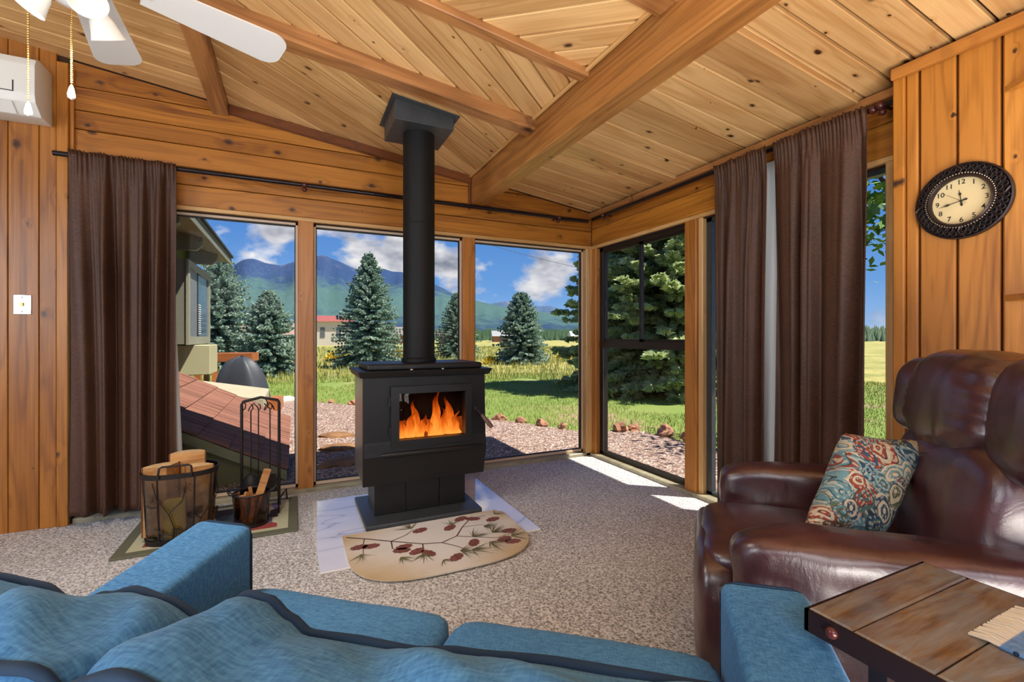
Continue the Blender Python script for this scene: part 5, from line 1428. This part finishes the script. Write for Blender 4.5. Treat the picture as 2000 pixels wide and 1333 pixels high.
# ---- spruces
def sprucemat(name, a, b_, c_):
    m, nt, b = newmat(name)
    g = nd(nt, 'ShaderNodeNewGeometry'); p = g.outputs['Position']
    n1 = noise_tex(nt, p, 2.2, 3, .6); n2 = noise_tex(nt, p, 25, 2)
    f = math_n(nt, 'ADD', math_n(nt, 'MULTIPLY', n1, .5), math_n(nt, 'MULTIPLY', n2, .5))
    cc = ramp(nt, f, [(.34, a), (.5, b_), (.66, c_)])
    nt.links.new(cc, b.inputs['Base Color']); b.inputs['Roughness'].default_value = .7
    tl = nd(nt, 'ShaderNodeBsdfTranslucent'); nt.links.new(cc, tl.inputs[0]); mx = nd(nt, 'ShaderNodeMixShader'); mx.inputs[0].default_value = .38
    nt.links.new(b.outputs[0], mx.inputs[1]); nt.links.new(tl.outputs[0], mx.inputs[2]); nt.links.new(mx.outputs[0], nt.nodes['Material Output'].inputs[0])
    return m
M['spruce'] = sprucemat('blue_spruce', srgb(94, 124, 110), srgb(150, 174, 156), srgb(208, 220, 204))
M['spruce2'] = sprucemat('green_spruce', srgb(110, 130, 84), srgb(176, 190, 130), srgb(226, 230, 184))
M['trunk'] = plain('spruce_bark', srgb(84, 66, 54), .95, 0, .2, .8, 30, .3)
def spruce(loc, h, rad, seed, label, mat='spruce', whorls=26, nb=9, tw=9, twl=.17, bare=.03, group='blue spruces in the meadow', pw=.85, wid=.058, topcut=1.0):
    rs = random.Random(seed)
    root = empty('spruce_tree', loc, 0, label, 'tree', group)
    mb = MB(); mb.tube([(0, 0, -.1), (0, 0, h * .5), (0, 0, h * .97)], [rad * .075, rad * .045, .012], 8); mb.obj('trunk', M['trunk'], root)
    V = []; F = []
    def leafq(p, d, L, w, nrm):
        s = d.cross(nrm)
        if s.length < 1e-6: return
        s = s.normalized() * w; k = len(V)
        V.extend([tuple(p), tuple(p + d * L * .45 + s), tuple(p + d * L), tuple(p + d * L * .45 - s)]); F.append((k, k + 1, k + 2, k + 3))
    for i in range(whorls):
        t = bare + (1 - bare) * (i + rs.uniform(-.3, .3)) / whorls
        if t > topcut: break
        Lb = rad * (max(0, 1 - t) ** pw) * rs.uniform(.86, 1.1) + .04
        rise = .55 * (t - .35)
        n_ = nb if t < .75 else max(5, nb - 3)
        a0 = rs.uniform(0, 6.28)
        for j in range(n_):
            a = a0 + 6.283 * j / n_ + rs.uniform(-.22, .22); lb = Lb * rs.uniform(.78, 1.12)
            base = Vector((0, 0, t * h)); out = Vector((math.cos(a), math.sin(a), 0))
            steps = max(3, int(tw * (.35 + .65 * lb / rad)))
            for k in range(steps + 1):
                s = .22 + .78 * k / steps
                droop = -(.30 * s * s) * (1 - t) + .14 * s ** 4
                p = base + out * lb * s + Vector((0, 0, lb * (rise * s + droop)))
                tl_ = twl * (1.25 - .55 * s) * (.55 + .6 * lb / rad) * rs.uniform(.8, 1.25) * (rad / 1.6) ** .5
                if k == steps:
                    for q in range(3):
                        d = (out + Vector((rs.uniform(-.3, .3), rs.uniform(-.3, .3), rs.uniform(.0, .35)))).normalized(); leafq(p, d, tl_ * .9, wid * .9, Vector((rs.uniform(-1, 1), rs.uniform(-1, 1), rs.uniform(-.6, 1))))
                for sg in (-1, 1):
                    side = Vector((-out.y, out.x, 0)) * sg
                    for q in range(4):
                        d = (out * rs.uniform(.35, .9) + side * rs.uniform(.5, 1.0) + Vector((0, 0, rs.uniform(-.25, .35)))).normalized()
                        leafq(p, d, tl_ * rs.uniform(.7, 1.15), wid * rs.uniform(.7, 1.2), Vector((rs.uniform(-1, 1), rs.uniform(-1, 1), rs.uniform(-.7, .9))))
    for q in range(8):
        a = q * .8; leafq(Vector((0, 0, h * (.93 + .008 * q))), Vector((math.cos(a) * .5, math.sin(a) * .5, 1)).normalized(), .16 * h / 4, .025, Vector((math.sin(a), math.cos(a), .2)))
    o = link('foliage', mesh_np('foliage', V, F), M[mat], root)
    return root
spruce((2.9, 20.6, -.25), 5.05, 1.80, 1, 'tall blue spruce seen just left of the stove pipe', whorls=44, nb=12, tw=10)
spruce((9.85, 19.8, -.25), 3.55, 1.32, 2, 'broad blue spruce seen right of the stove', whorls=38, nb=12, tw=9, pw=.62, twl=.19)
spruce((-.77, 17.4, -.25), 2.95, 1.20, 3, 'short blue spruce behind the covered grill', whorls=36, nb=12, tw=9, pw=.75)
spruce((-2.55, 20.3, -.25), 4.45, 1.55, 4, 'blue spruce beside the neighbouring house eave', whorls=42, nb=12, tw=9, pw=.6)
spruce((9.1, 27.3, -.3), 4.2, 1.7, 5, 'blue spruce half hidden by the window post', whorls=38, nb=12, tw=9, pw=.75)
spruce((8.5, 8.7, -.3), 7.6, 3.0, 6, 'large spruce filling the bronze sliding window', whorls=56, nb=15, tw=18, twl=.22, mat='spruce2', pw=.6, bare=.09, wid=.08, group='big spruces outside the side windows')
spruce((14.0, 11.2, -.3), 7.6, 2.8, 7, 'large spruce outside the window beside the brown curtains', whorls=50, nb=13, tw=15, twl=.22, mat='spruce2', pw=.6, bare=.1, wid=.08, group='big spruces outside the side windows')
# leafy tree at the far right
lt = empty('leafy_tree', (5.6, 2.55, GZ), 0, 'leafy green tree branch glimpsed beside the clock wall', 'tree')
mb = MB(); mb.tube([(0.9, 0, 0), (.85, .05, 1.6), (.5, .1, 2.6), (0, .2, 3.0)], [.09, .07, .05, .02], 8); mb.obj('trunk', M['trunk'], lt)
rs = random.Random(9); V = []; F = []
for q in range(900):
    c = Vector((rs.gauss(.2, .38), rs.gauss(.25, .5), rs.gauss(2.75, .30)))
    d = Vector((rs.uniform(-1, 1), rs.uniform(-1, 1), rs.uniform(-1, .4))).normalized(); nr = Vector((rs.uniform(-1, 1), rs.uniform(-1, 1), 1)); s = d.cross(nr)
    if s.length < 1e-3: continue
    s = s.normalized() * .035; k = len(V)
    V.extend([tuple(c), tuple(c + d * .05 + s), tuple(c + d * .12), tuple(c + d * .05 - s)]); F.append((k, k + 1, k + 2, k + 3))
M['leaf'] = grassmat('tree_leaf', srgb(52, 88, 30), srgb(86, 124, 46), srgb(140, 168, 80))
link('leaves', mesh_np('leaves', V, F), M['leaf'], lt)
# brush pile / low branches under the big spruce
# ---- yellow shrubs
M['yshrub'] = grassmat('rabbitbrush', srgb(150, 140, 40), srgb(206, 178, 40), srgb(232, 206, 80))
for k, (x, y, s, lab) in enumerate(((9.6, 30.5, .8, 'yellow flowering shrub between two spruces right of the stove pipe'), (8.4, 20.2, .55, 'yellow flowering shrub at the foot of the broad spruce'), (14.6, 23.6, .7, 'yellow flowering shrub right of the broad spruce'), (6.0, 30, .8, 'yellow flowering shrub behind the stove top'), (.2, 19.0, .75, 'yellow green shrub behind the short spruce'), (2.0, 26, .8, 'yellow shrub left of the tall spruce'))):
    rs = random.Random(50 + k); V = []; F = []
    for q in range(700):
        a, e = rs.uniform(0, 6.28), rs.uniform(.05, 1.5); d = Vector((math.cos(a) * math.cos(e), math.sin(a) * math.cos(e), math.sin(e)))
        L = s * rs.uniform(.6, 1.0); p = d * L * .45; w = Vector((rs.uniform(-1, 1), rs.uniform(-1, 1), rs.uniform(-1, 1))).normalized() * .035
        i = len(V); V.extend([tuple(p), tuple(d * L * .8 + w), tuple(d * L), tuple(d * L * .8 - w)]); F.append((i, i + 1, i + 2, i + 3))
    o = link('yellow_shrub', mesh_np('yellow_shrub', V, F), M['yshrub']); o.location = (x, y, -.25); setp(o, lab, 'shrub', 'rabbitbrush shrubs')

# ---- neighbouring wing of the house, low shingled roof, yard things
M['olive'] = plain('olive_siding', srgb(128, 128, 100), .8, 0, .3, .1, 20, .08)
M['olive_dark'] = plain('olive_trim', srgb(112, 112, 98), .75, 0, .3)
M['olive_light'] = plain('olive_panel', srgb(168, 162, 126), .8, 0, .3)
M['soffit'] = plain('soffit_board', srgb(120, 112, 92), .85)
M['screen'] = plain('insect_screen', srgb(104, 108, 112), .6)
M['blind'] = plain('blind_slat', srgb(206, 200, 190), .6)
hs = empty('house_wing', (-1.68, 4.4, GZ), 0, 'olive painted house wing with deep eave and a boxed window', 'house')
hb = lambda mb, x0, x1, y0, y1, z0, z1: mb.box(x0 + 1.68, x1 + 1.68, y0 - 4.4, y1 - 4.4, z0 - GZ, z1 - GZ)
mb = MB(); hb(mb, -4.5, -1.68, 4.4, 10.0, GZ, 2.75); mb.obj('wall', M['olive'], hs)
mb = MB(); mb.hexa([(x + 1.68, y - 4.4, z - GZ) for x, y, z in ((-4.6, 4.2, 3.25), (-1.15, 4.2, 2.60), (-1.15, 10.6, 2.60), (-4.6, 10.6, 3.25), (-4.6, 4.2, 3.35), (-1.15, 4.2, 2.70), (-1.15, 10.6, 2.70), (-4.6, 10.6, 3.35))]); mb.obj('soffit', M['soffit'], hs)
mb = MB(); hb(mb, -1.15, -1.125, 4.2, 10.62, 2.57, 2.72); mb.obj('fascia', M['olive_dark'], hs)
mb = MB(); mb.hexa([(x + 1.68, y - 4.4, z - GZ) for x, y, z in ((-4.6, 4.15, 3.355), (-1.09, 4.15, 2.715), (-1.09, 10.66, 2.715), (-4.6, 10.66, 3.355), (-4.6, 4.15, 3.39), (-1.09, 4.15, 2.75), (-1.09, 10.66, 2.75), (-4.6, 10.66, 3.39))]); mb.obj('roof', M['gasket'], hs)
for y in (6.6, 8.1, 9.55):
    mb = MB(); mb.prism([(-1.75 + 1.68, 2.42 - GZ), (-1.30 + 1.68, 2.42 - GZ), (-1.22 + 1.68, 2.50 - GZ), (-1.22 + 1.68, 2.66 - GZ), (-1.75 + 1.68, 2.72 - GZ)], y - .06 - 4.4, y + .06 - 4.4, Matrix(((1, 0, 0, 0), (0, 0, 1, 0), (0, 1, 0, 0), (0, 0, 0, 1)))); mb.obj('rafter_tail', M['olive_dark'], hs)
# boxed window
mb = MB(); hb(mb, -1.68, -1.385, 7.87, 9.70, 1.05, 2.25); bxw = mb.obj('window_box', M['olive_dark'], hs)
mb = MB()
for (y0, y1, z0, z1) in ((7.85, 9.72, 1.04, 1.16), (7.85, 9.72, 2.15, 2.26), (7.85, 7.98, 1.16, 2.15), (9.60, 9.72, 1.16, 2.15)): hb(mb, -1.385, -1.355, y0, y1, z0, z1)
mb.obj('window_frame', plain('window_casing', srgb(134, 132, 112), .75), bxw)
mb = MB(); hb(mb, -1.384, -1.376, 7.98, 8.62, 1.16, 2.15); mb.obj('screen', M['screen'], bxw)
mb = MB(); hb(mb, -1.384, -1.378, 8.66, 9.60, 1.16, 2.15); o = mb.obj('glass', plain('house_glass', srgb(70, 92, 124), .08, .0, 1.0), bxw)
mb = MB(); hb(mb, -1.385, -1.365, 8.61, 8.67, 1.16, 2.15); mb.obj('mullion', M['gasket'], bxw)
mb = MB()
for k in range(14): hb(mb, -1.380, -1.370, 8.68, 8.92, 1.20 + k * .035, 1.215 + k * .035)
mb.obj('blind', M['blind'], bxw)
mb = MB(); hb(mb, -1.70, -1.16, 8.30, 9.05, .58, 1.03); mb.bevel(.01, 1); mb.obj('utility_box', M['olive_light'], hs)
mb = MB(); hb(mb, -1.70, -1.55, 8.2, 8.9, GZ, .58); mb.obj('foundation', M['olive_light'], hs)

# low shingled roof over the cellar steps
lo = empty('cellar_roof', (-.06, 4.6, GZ), 0, 'low brown shingled roof with olive wall just outside the window', 'shed')
SLR = .53
def shinglemat():
    m, nt, b = newmat('brown_shingle')
    tc = nd(nt, 'ShaderNodeTexCoord'); oi = nd(nt, 'ShaderNodeObjectInfo')
    n = noise_tex(nt, tc.outputs['Object'], 60, 4, .7)
    t = ramp(nt, oi.outputs['Random'], [(0, srgb(118, 76, 58)), (.5, srgb(140, 92, 72)), (1, srgb(156, 106, 84))])
    nt.links.new(mixc(nt, math_n(nt, 'MULTIPLY', n, .7), t, srgb(92, 56, 46)), b.inputs['Base Color']); b.inputs['Roughness'].default_value = .95
    bump(nt, b, n, .6, .006)
    return m
M['shingle'] = shinglemat()
y0, y1, xe, xt = 4.6, 7.56, -.062, -1.66
mb = MB()
zr = lambda x: -.03 + SLR * (xe - x)
o_ = lambda x, y, z: (x + .06, y - 4.6, z - GZ)
mb.hexa([o_(xe - .03, y0 + .06, GZ), o_(xt, y0 + .06, GZ), o_(xt, y1 - .06, GZ), o_(xe - .03, y1 - .06, GZ), o_(xe - .03, y0 + .06, zr(xe - .03) - .05), o_(xt, y0 + .06, zr(xt) - .05), o_(xt, y1 - .06, zr(xt) - .05), o_(xe - .03, y1 - .06, zr(xe - .03) - .05)])
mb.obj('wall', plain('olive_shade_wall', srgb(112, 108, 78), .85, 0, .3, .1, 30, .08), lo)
mb = MB(); mb.hexa([o_(xe, y0, zr(xe) - .05), o_(xt, y0, zr(xt) - .05), o_(xt, y1, zr(xt) - .05), o_(xe, y1, zr(xe) - .05), o_(xe, y0, zr(xe) - .012), o_(xt, y0, zr(xt) - .012), o_(xt, y1, zr(xt) - .012), o_(xe, y1, zr(xe) - .012)])
mb.obj('roof_deck', M['gasket'], lo)
mb = MB(); mb.hexa([o_(xe, y0 - .02, zr(xe) - .10), o_(xt, y0 - .02, zr(xt) - .10), o_(xt, y0, zr(xt) - .10), o_(xe, y0, zr(xe) - .10), o_(xe, y0 - .02, zr(xe) - .015), o_(xt, y0 - .02, zr(xt) - .015), o_(xt, y0, zr(xt) - .015), o_(xe, y0, zr(xe) - .015)]); mb.obj('fascia', M['olive'], lo)
# shingle tabs: courses step up the slope, tabs run along y
rows, tabs = 7, 38
dx, dy = (xe - xt) / rows, (y1 - y0) / tabs
rs = random.Random(6)
variants = []
for q in range(4):
    mb = MB(); L = dx * math.hypot(1, SLR) * 1.06; W = dy * .485
    mb.hexa([(-L / 2, -W, -.004), (L / 2, -W, .0), (L / 2, W, .0), (-L / 2, W, -.004), (-L / 2, -W, .002), (L / 2, -W, .012 + .002 * q), (L / 2, W, .012 + .002 * q), (-L / 2, W, .002)])
    bmesh.ops.recalc_face_normals(mb.bm, faces=mb.bm.faces); me = bpy.data.meshes.new('shingle'); mb.bm.to_mesh(me); mb.bm.free(); me.materials.append(M['shingle']); variants.append(me)
slope_rot = Matrix.Rotation(math.atan(SLR), 4, 'Y')
for i in range(rows):
    for j in range(tabs):
        x = xe - dx * (i + .5); y = y0 + dy * (j + .5 )
        o = bpy.data.objects.new('shingle', variants[rs.randrange(4)]); col.objects.link(o); o.parent = lo
        o.matrix_local = Matrix.Translation(o_(x, y, zr(x) - .006)) @ slope_rot

# wooden bench, covered grill, slab and pavers in the yard
M['redwood'] = wood('redwood_bench', srgb(186, 110, 62), srgb(140, 76, 38), kamount=.2)
bn = empty('wooden_bench', (-1.42, 12.6, GZ), R(-8), 'reddish wooden deck bench by the covered grill', 'bench')
for k in range(4):
    mb = MB(); mb.box(-.58, .58, -.32 + k * .165, -.165 + k * .165, .86, .93); mb.bevel(.006, 1); mb.obj('slat', M['redwood'], bn)
mb = MB(); mb.box(-.58, .58, -.36, -.33, .74, .93); mb.box(.55, .59, -.33, .34, .74, .93); mb.obj('apron', M['redwood'], bn)
for x, y in ((-.50, -.28), (.50, -.28), (.50, .28), (-.50, .28), (.17, -.28), (-.17, -.28)):
    mb = MB(); mb.box(x - .05, x + .05, y - .05, y + .05, 0, .86); mb.obj('leg', M['redwood'], bn)
M['cover'] = plain('black_grill_cover', srgb(58, 60, 66), .55, 0, .5, .5, 8, .15)
mb = MB(); loops = []
for t in [i / 12 for i in range(13)]:
    k = math.sqrt(max(0, 1 - (t) ** 3.2)) if t < 1 else .02
    w = .50 * (k * .72 + .28 * (1 - t)); d = .34 * (k * .75 + .25 * (1 - t))
    loops.append([((w + .03 * math.sin(5 * a + t * 3)) * math.copysign(abs(math.cos(a)) ** .7, math.cos(a)), (d + .02 * math.sin(4 * a)) * math.copysign(abs(math.sin(a)) ** .7, math.sin(a)), .92 * t) for a in [2 * math.pi * q / 48 for q in range(48)]])
r_ = loft(mb, loops); mb.bm.faces.new(r_[-1])
gr = auto_smooth(mb.obj('grill_cover', M['cover'], None), 60); gr.location = (-.98, 10.9, GZ + .0); gr.rotation_euler = (0, 0, R(-12)); setp(gr, 'black fabric covered barbecue grill in the yard', 'grill')
M['slab'] = plain('pale_slab', srgb(168, 158, 132), .85, 0, .3, .15, 20, .06)
mb = MB(); mb.hexa([(-.52, -.80, 0), (.52, -.80, 0), (.52, .80, 0), (-.52, .80, 0), (-.52, -.80, .52), (.52, -.80, .33), (.52, .80, .33), (-.52, .80, .52)]); mb.bevel(.01, 1); sl = mb.obj('cellar_hatch', M['slab'], None); sl.location = (-.95, 9.0, GZ); setp(sl, 'pale beige sloping hatch lid beyond the low shingled roof', 'hatch')
mb = MB(); mb.box(-.2, .2, -.3, .3, 0, .05); mb.bevel(.006, 1); pv = mb.obj('paver', plain('white_paver', srgb(222, 216, 206), .9), None); pv.location = (-.20, 10.45, GZ + .015); pv.rotation_euler = (0, 0, R(12)); setp(pv, 'white paving stone at the end of the low roof', 'paver')
mb = MB(); mb.box(-.10, .10, -.3, .3, 0, .22); pb_ = mb.obj('planter_block', M['redwood'], None); pb_.location = (-.30, 9.2, GZ); pb_.rotation_euler = (0, 0, R(-4)); setp(pb_, 'reddish wood block beside the pale slab', 'block')
M['step'] = plain('sandstone_step', srgb(132, 96, 64), .9, 0, .3, .4, 30, .3)
for k, (x, y) in enumerate(((.50, 6.36), (.50, 5.66), (.42, 4.95))):
    me = rock_mesh(70 + k * 5, (.23, .15, .045)); me = me.copy(); me.materials.clear(); me.materials.append(M['step'])
    o = link('stepping_stone', me, None); o.location = (x, y, GZ + .022); o.rotation_euler = (0, 0, R(12 * k))
    setp(o, ['flat brown stepping stone farthest from the window', 'flat brown stepping stone in the middle of the gravel', 'flat brown stepping stone nearest the window'][k], 'stepping stone', 'stepping stones in the gravel')

# far houses
def house(x, y, w, d, h, rh, wallc, roofc, label, rz=0.0):
    root = empty('far_house', (x, y, -.4), rz, label, 'house', 'distant houses')
    mb = MB(); mb.box(-w / 2, w / 2, -d / 2, d / 2, 0, h); mb.obj('wall', plain('far_wall', wallc, .9), root)
    mb = MB(); mb.prism([(-d / 2 - .4, h - .1), (d / 2 + .4, h - .1), (0, h + rh)], -w / 2 - .4, w / 2 + .4, Matrix(((0, 0, 1, 0), (1, 0, 0, 0), (0, 1, 0, 0), (0, 0, 0, 1)))); mb.obj('roof', plain('far_roof', roofc, .8), root)
    for k in range(2):
        mb = MB(); xx = -w / 4 + k * w / 2; mb.box(xx - w * .07, xx + w * .07, -d / 2 - .05, -d / 2 + .05, h * .35, h * .75); mb.obj('window', M['screen'], root)
house(6.2, 84, 5.0, 7, 4.2, 1.0, srgb(214, 202, 190), srgb(150, 78, 72), 'white barn with a red roof in the distance', R(-14))
house(21, 92, 8.5, 8, 2.0, 1.6, srgb(150, 104, 72), srgb(128, 116, 108), 'brown distant house behind the tall spruce', R(-12))
house(34, 104, 7, 7, 1.8, 1.4, srgb(140, 90, 70), srgb(96, 80, 74), 'dark brick distant house behind the stove pipe', R(-15))
house(55, 120, 8, 8, 1.9, 1.5, srgb(170, 110, 88), srgb(150, 150, 150), 'grey roofed distant house left of the broad spruce', R(-20))
house(90, 132, 10, 8, 2.0, 1.6, srgb(196, 186, 172), srgb(206, 204, 200), 'white roofed distant house right of the broad spruce', R(-25))
house(112, 140, 10, 8, 1.8, 1.5, srgb(110, 100, 100), srgb(70, 74, 84), 'dark roofed distant house at the foot of the mountains', R(-28))
house(-4.0, 60, 9, 7, 1.9, 1.3, srgb(186, 142, 104), srgb(150, 120, 104), 'tan distant house behind the short spruce', R(5))

# forest belt and mountains
M['forest'] = sprucemat('far_forest', srgb(40, 66, 44), srgb(56, 86, 52), srgb(80, 108, 64))
rs = np.random.RandomState(8); V = []; F = []
for q in range(5200):
    a = R(rs.uniform(-45, 75)); r = rs.uniform(170, 420); x, y = r * math.sin(a), r * math.cos(a); h = rs.uniform(4, 8.5) * r / 300; w = h * .28; k = len(V)
    zb = -1.0
    for j in range(4): V.append((x + w * math.cos(j * 1.571), y + w * math.sin(j * 1.571), zb))
    V.append((x, y, zb + h))
    for j in range(4): F.append((k + j, k + (j + 1) % 4, k + 4))
setp(link('far_forest', mesh_np('far_forest', V, F), M['forest']), 'dark conifer forest belt below the mountains', 'forest', None, 'stuff')

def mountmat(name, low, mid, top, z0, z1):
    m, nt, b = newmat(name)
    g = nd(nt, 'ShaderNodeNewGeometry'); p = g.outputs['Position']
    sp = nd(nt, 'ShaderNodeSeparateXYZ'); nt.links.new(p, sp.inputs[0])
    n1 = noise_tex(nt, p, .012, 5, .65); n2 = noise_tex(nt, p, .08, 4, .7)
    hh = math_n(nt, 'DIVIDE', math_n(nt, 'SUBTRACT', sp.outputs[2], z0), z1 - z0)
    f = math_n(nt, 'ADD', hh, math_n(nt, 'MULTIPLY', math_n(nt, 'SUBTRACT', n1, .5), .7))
    c = ramp(nt, f, [(.02, tuple(x * .7 for x in mid)), (.20, low), (.42, low), (.60, mid), (.82, mid), (.98, top)])  # distance haze, sunlit slopes and cloud shadow put into the height bands
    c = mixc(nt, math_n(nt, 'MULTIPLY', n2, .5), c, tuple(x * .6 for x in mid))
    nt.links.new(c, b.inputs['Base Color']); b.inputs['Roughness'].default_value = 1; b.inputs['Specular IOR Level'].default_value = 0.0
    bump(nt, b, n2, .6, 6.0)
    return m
def mountain(name, prof, dist, depth, mat, label, base=-10.0, seed=0.0):
    """prof: (bearing in degrees, crest elevation as tan) along a range at the given distance; slopes rise from the plain to the crest and fall behind"""
    nA, nD = 150, 26; V = []; F = []
    az = np.linspace(prof[0][0], prof[-1][0], nA + 1)
    cr = np.interp(az, [p[0] for p in prof], [p[1] for p in prof])
    for i, (a, e) in enumerate(zip(az, cr)):
        for j in range(nD + 1):
            t = j / nD                                    # 0 foot, .7 crest, 1 behind
            r = dist + depth * (t / .7 - 1)
            hc = 1.15 + e * dist
            s = t / .7 if t <= .7 else 1 - (t - .7) / .3 * .5
            s = s ** 1.35 if t <= .7 else s
            x, y = r * math.sin(R(a)), r * math.cos(R(a))
            rough = mnoise.noise(Vector((a * .35 + seed, t * 3, seed))) * .22 - abs(mnoise.noise(Vector((a * .9 + seed, t * 2.5, 2)))) * .22 + mnoise.noise(Vector((a * 2.2 + seed, t * 9, 2))) * .06
            V.append((x, y, base + (hc - base) * max(0, s * (1 + rough * (math.sin(math.pi * min(1, t / .7)))))))
    for i in range(nA):
        for j in range(nD):
            k = i * (nD + 1) + j; F.append((k, k + nD + 1, k + nD + 2, k + 1))
    o = link(name, mesh_np(name, V, F), mat, None, True)
    setp(o, label, 'mountain', None, 'structure')
pk = [(-19.72, 0.0385), (-14.53, 0.0632), (-10.77, 0.0844), (-7.97, 0.1059), (-6.15, 0.1299), (-4.98, 0.1468), (-4.16, 0.1509), (-2.79, 0.1431), (-1.39, 0.14), (0.0, 0.1497), (1.32, 0.1553), (2.28, 0.1636), (3.04, 0.1676), (4.03, 0.1595), (6.27, 0.1439), (7.53, 0.1376), (8.58, 0.1426), (9.52, 0.1454), (10.94, 0.1389), (11.84, 0.1394), (12.75, 0.1312), (15.51, 0.1172), (17.68, 0.098), (19.25, 0.0873), (22.1, 0.0743), (25.28, 0.0633), (30.36, 0.052), (34.12, 0.0384), (40.8, 0.0268), (49.24, 0.0173), (58.97, 0.0102)]
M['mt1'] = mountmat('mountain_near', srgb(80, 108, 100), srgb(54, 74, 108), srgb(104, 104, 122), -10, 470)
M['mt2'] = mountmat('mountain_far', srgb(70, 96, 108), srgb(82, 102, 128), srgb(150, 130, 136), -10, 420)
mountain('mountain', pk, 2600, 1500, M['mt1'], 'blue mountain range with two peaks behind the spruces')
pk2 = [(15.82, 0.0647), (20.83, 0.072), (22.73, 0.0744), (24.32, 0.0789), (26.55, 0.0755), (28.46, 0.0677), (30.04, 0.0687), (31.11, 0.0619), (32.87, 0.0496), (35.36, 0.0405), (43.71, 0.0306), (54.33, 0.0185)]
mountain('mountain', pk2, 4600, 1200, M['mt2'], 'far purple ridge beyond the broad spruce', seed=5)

# overhead wire
def wire(p0, p1, sag, label):
    P0, P1 = Vector(p0), Vector(p1); n = 24
    mb = MB(); mb.tube([P0.lerp(P1, i / n) + Vector((0, 0, -sag * 4 * (i / n) * (1 - i / n))) for i in range(n + 1)], .012, 5)
    setp(mb.obj('overhead_wire', M['gasket']), label, 'wire')
wire((-6, 22, 10.3), (25, 22, 4.6), 1.6, 'dark overhead power line crossing the sky')
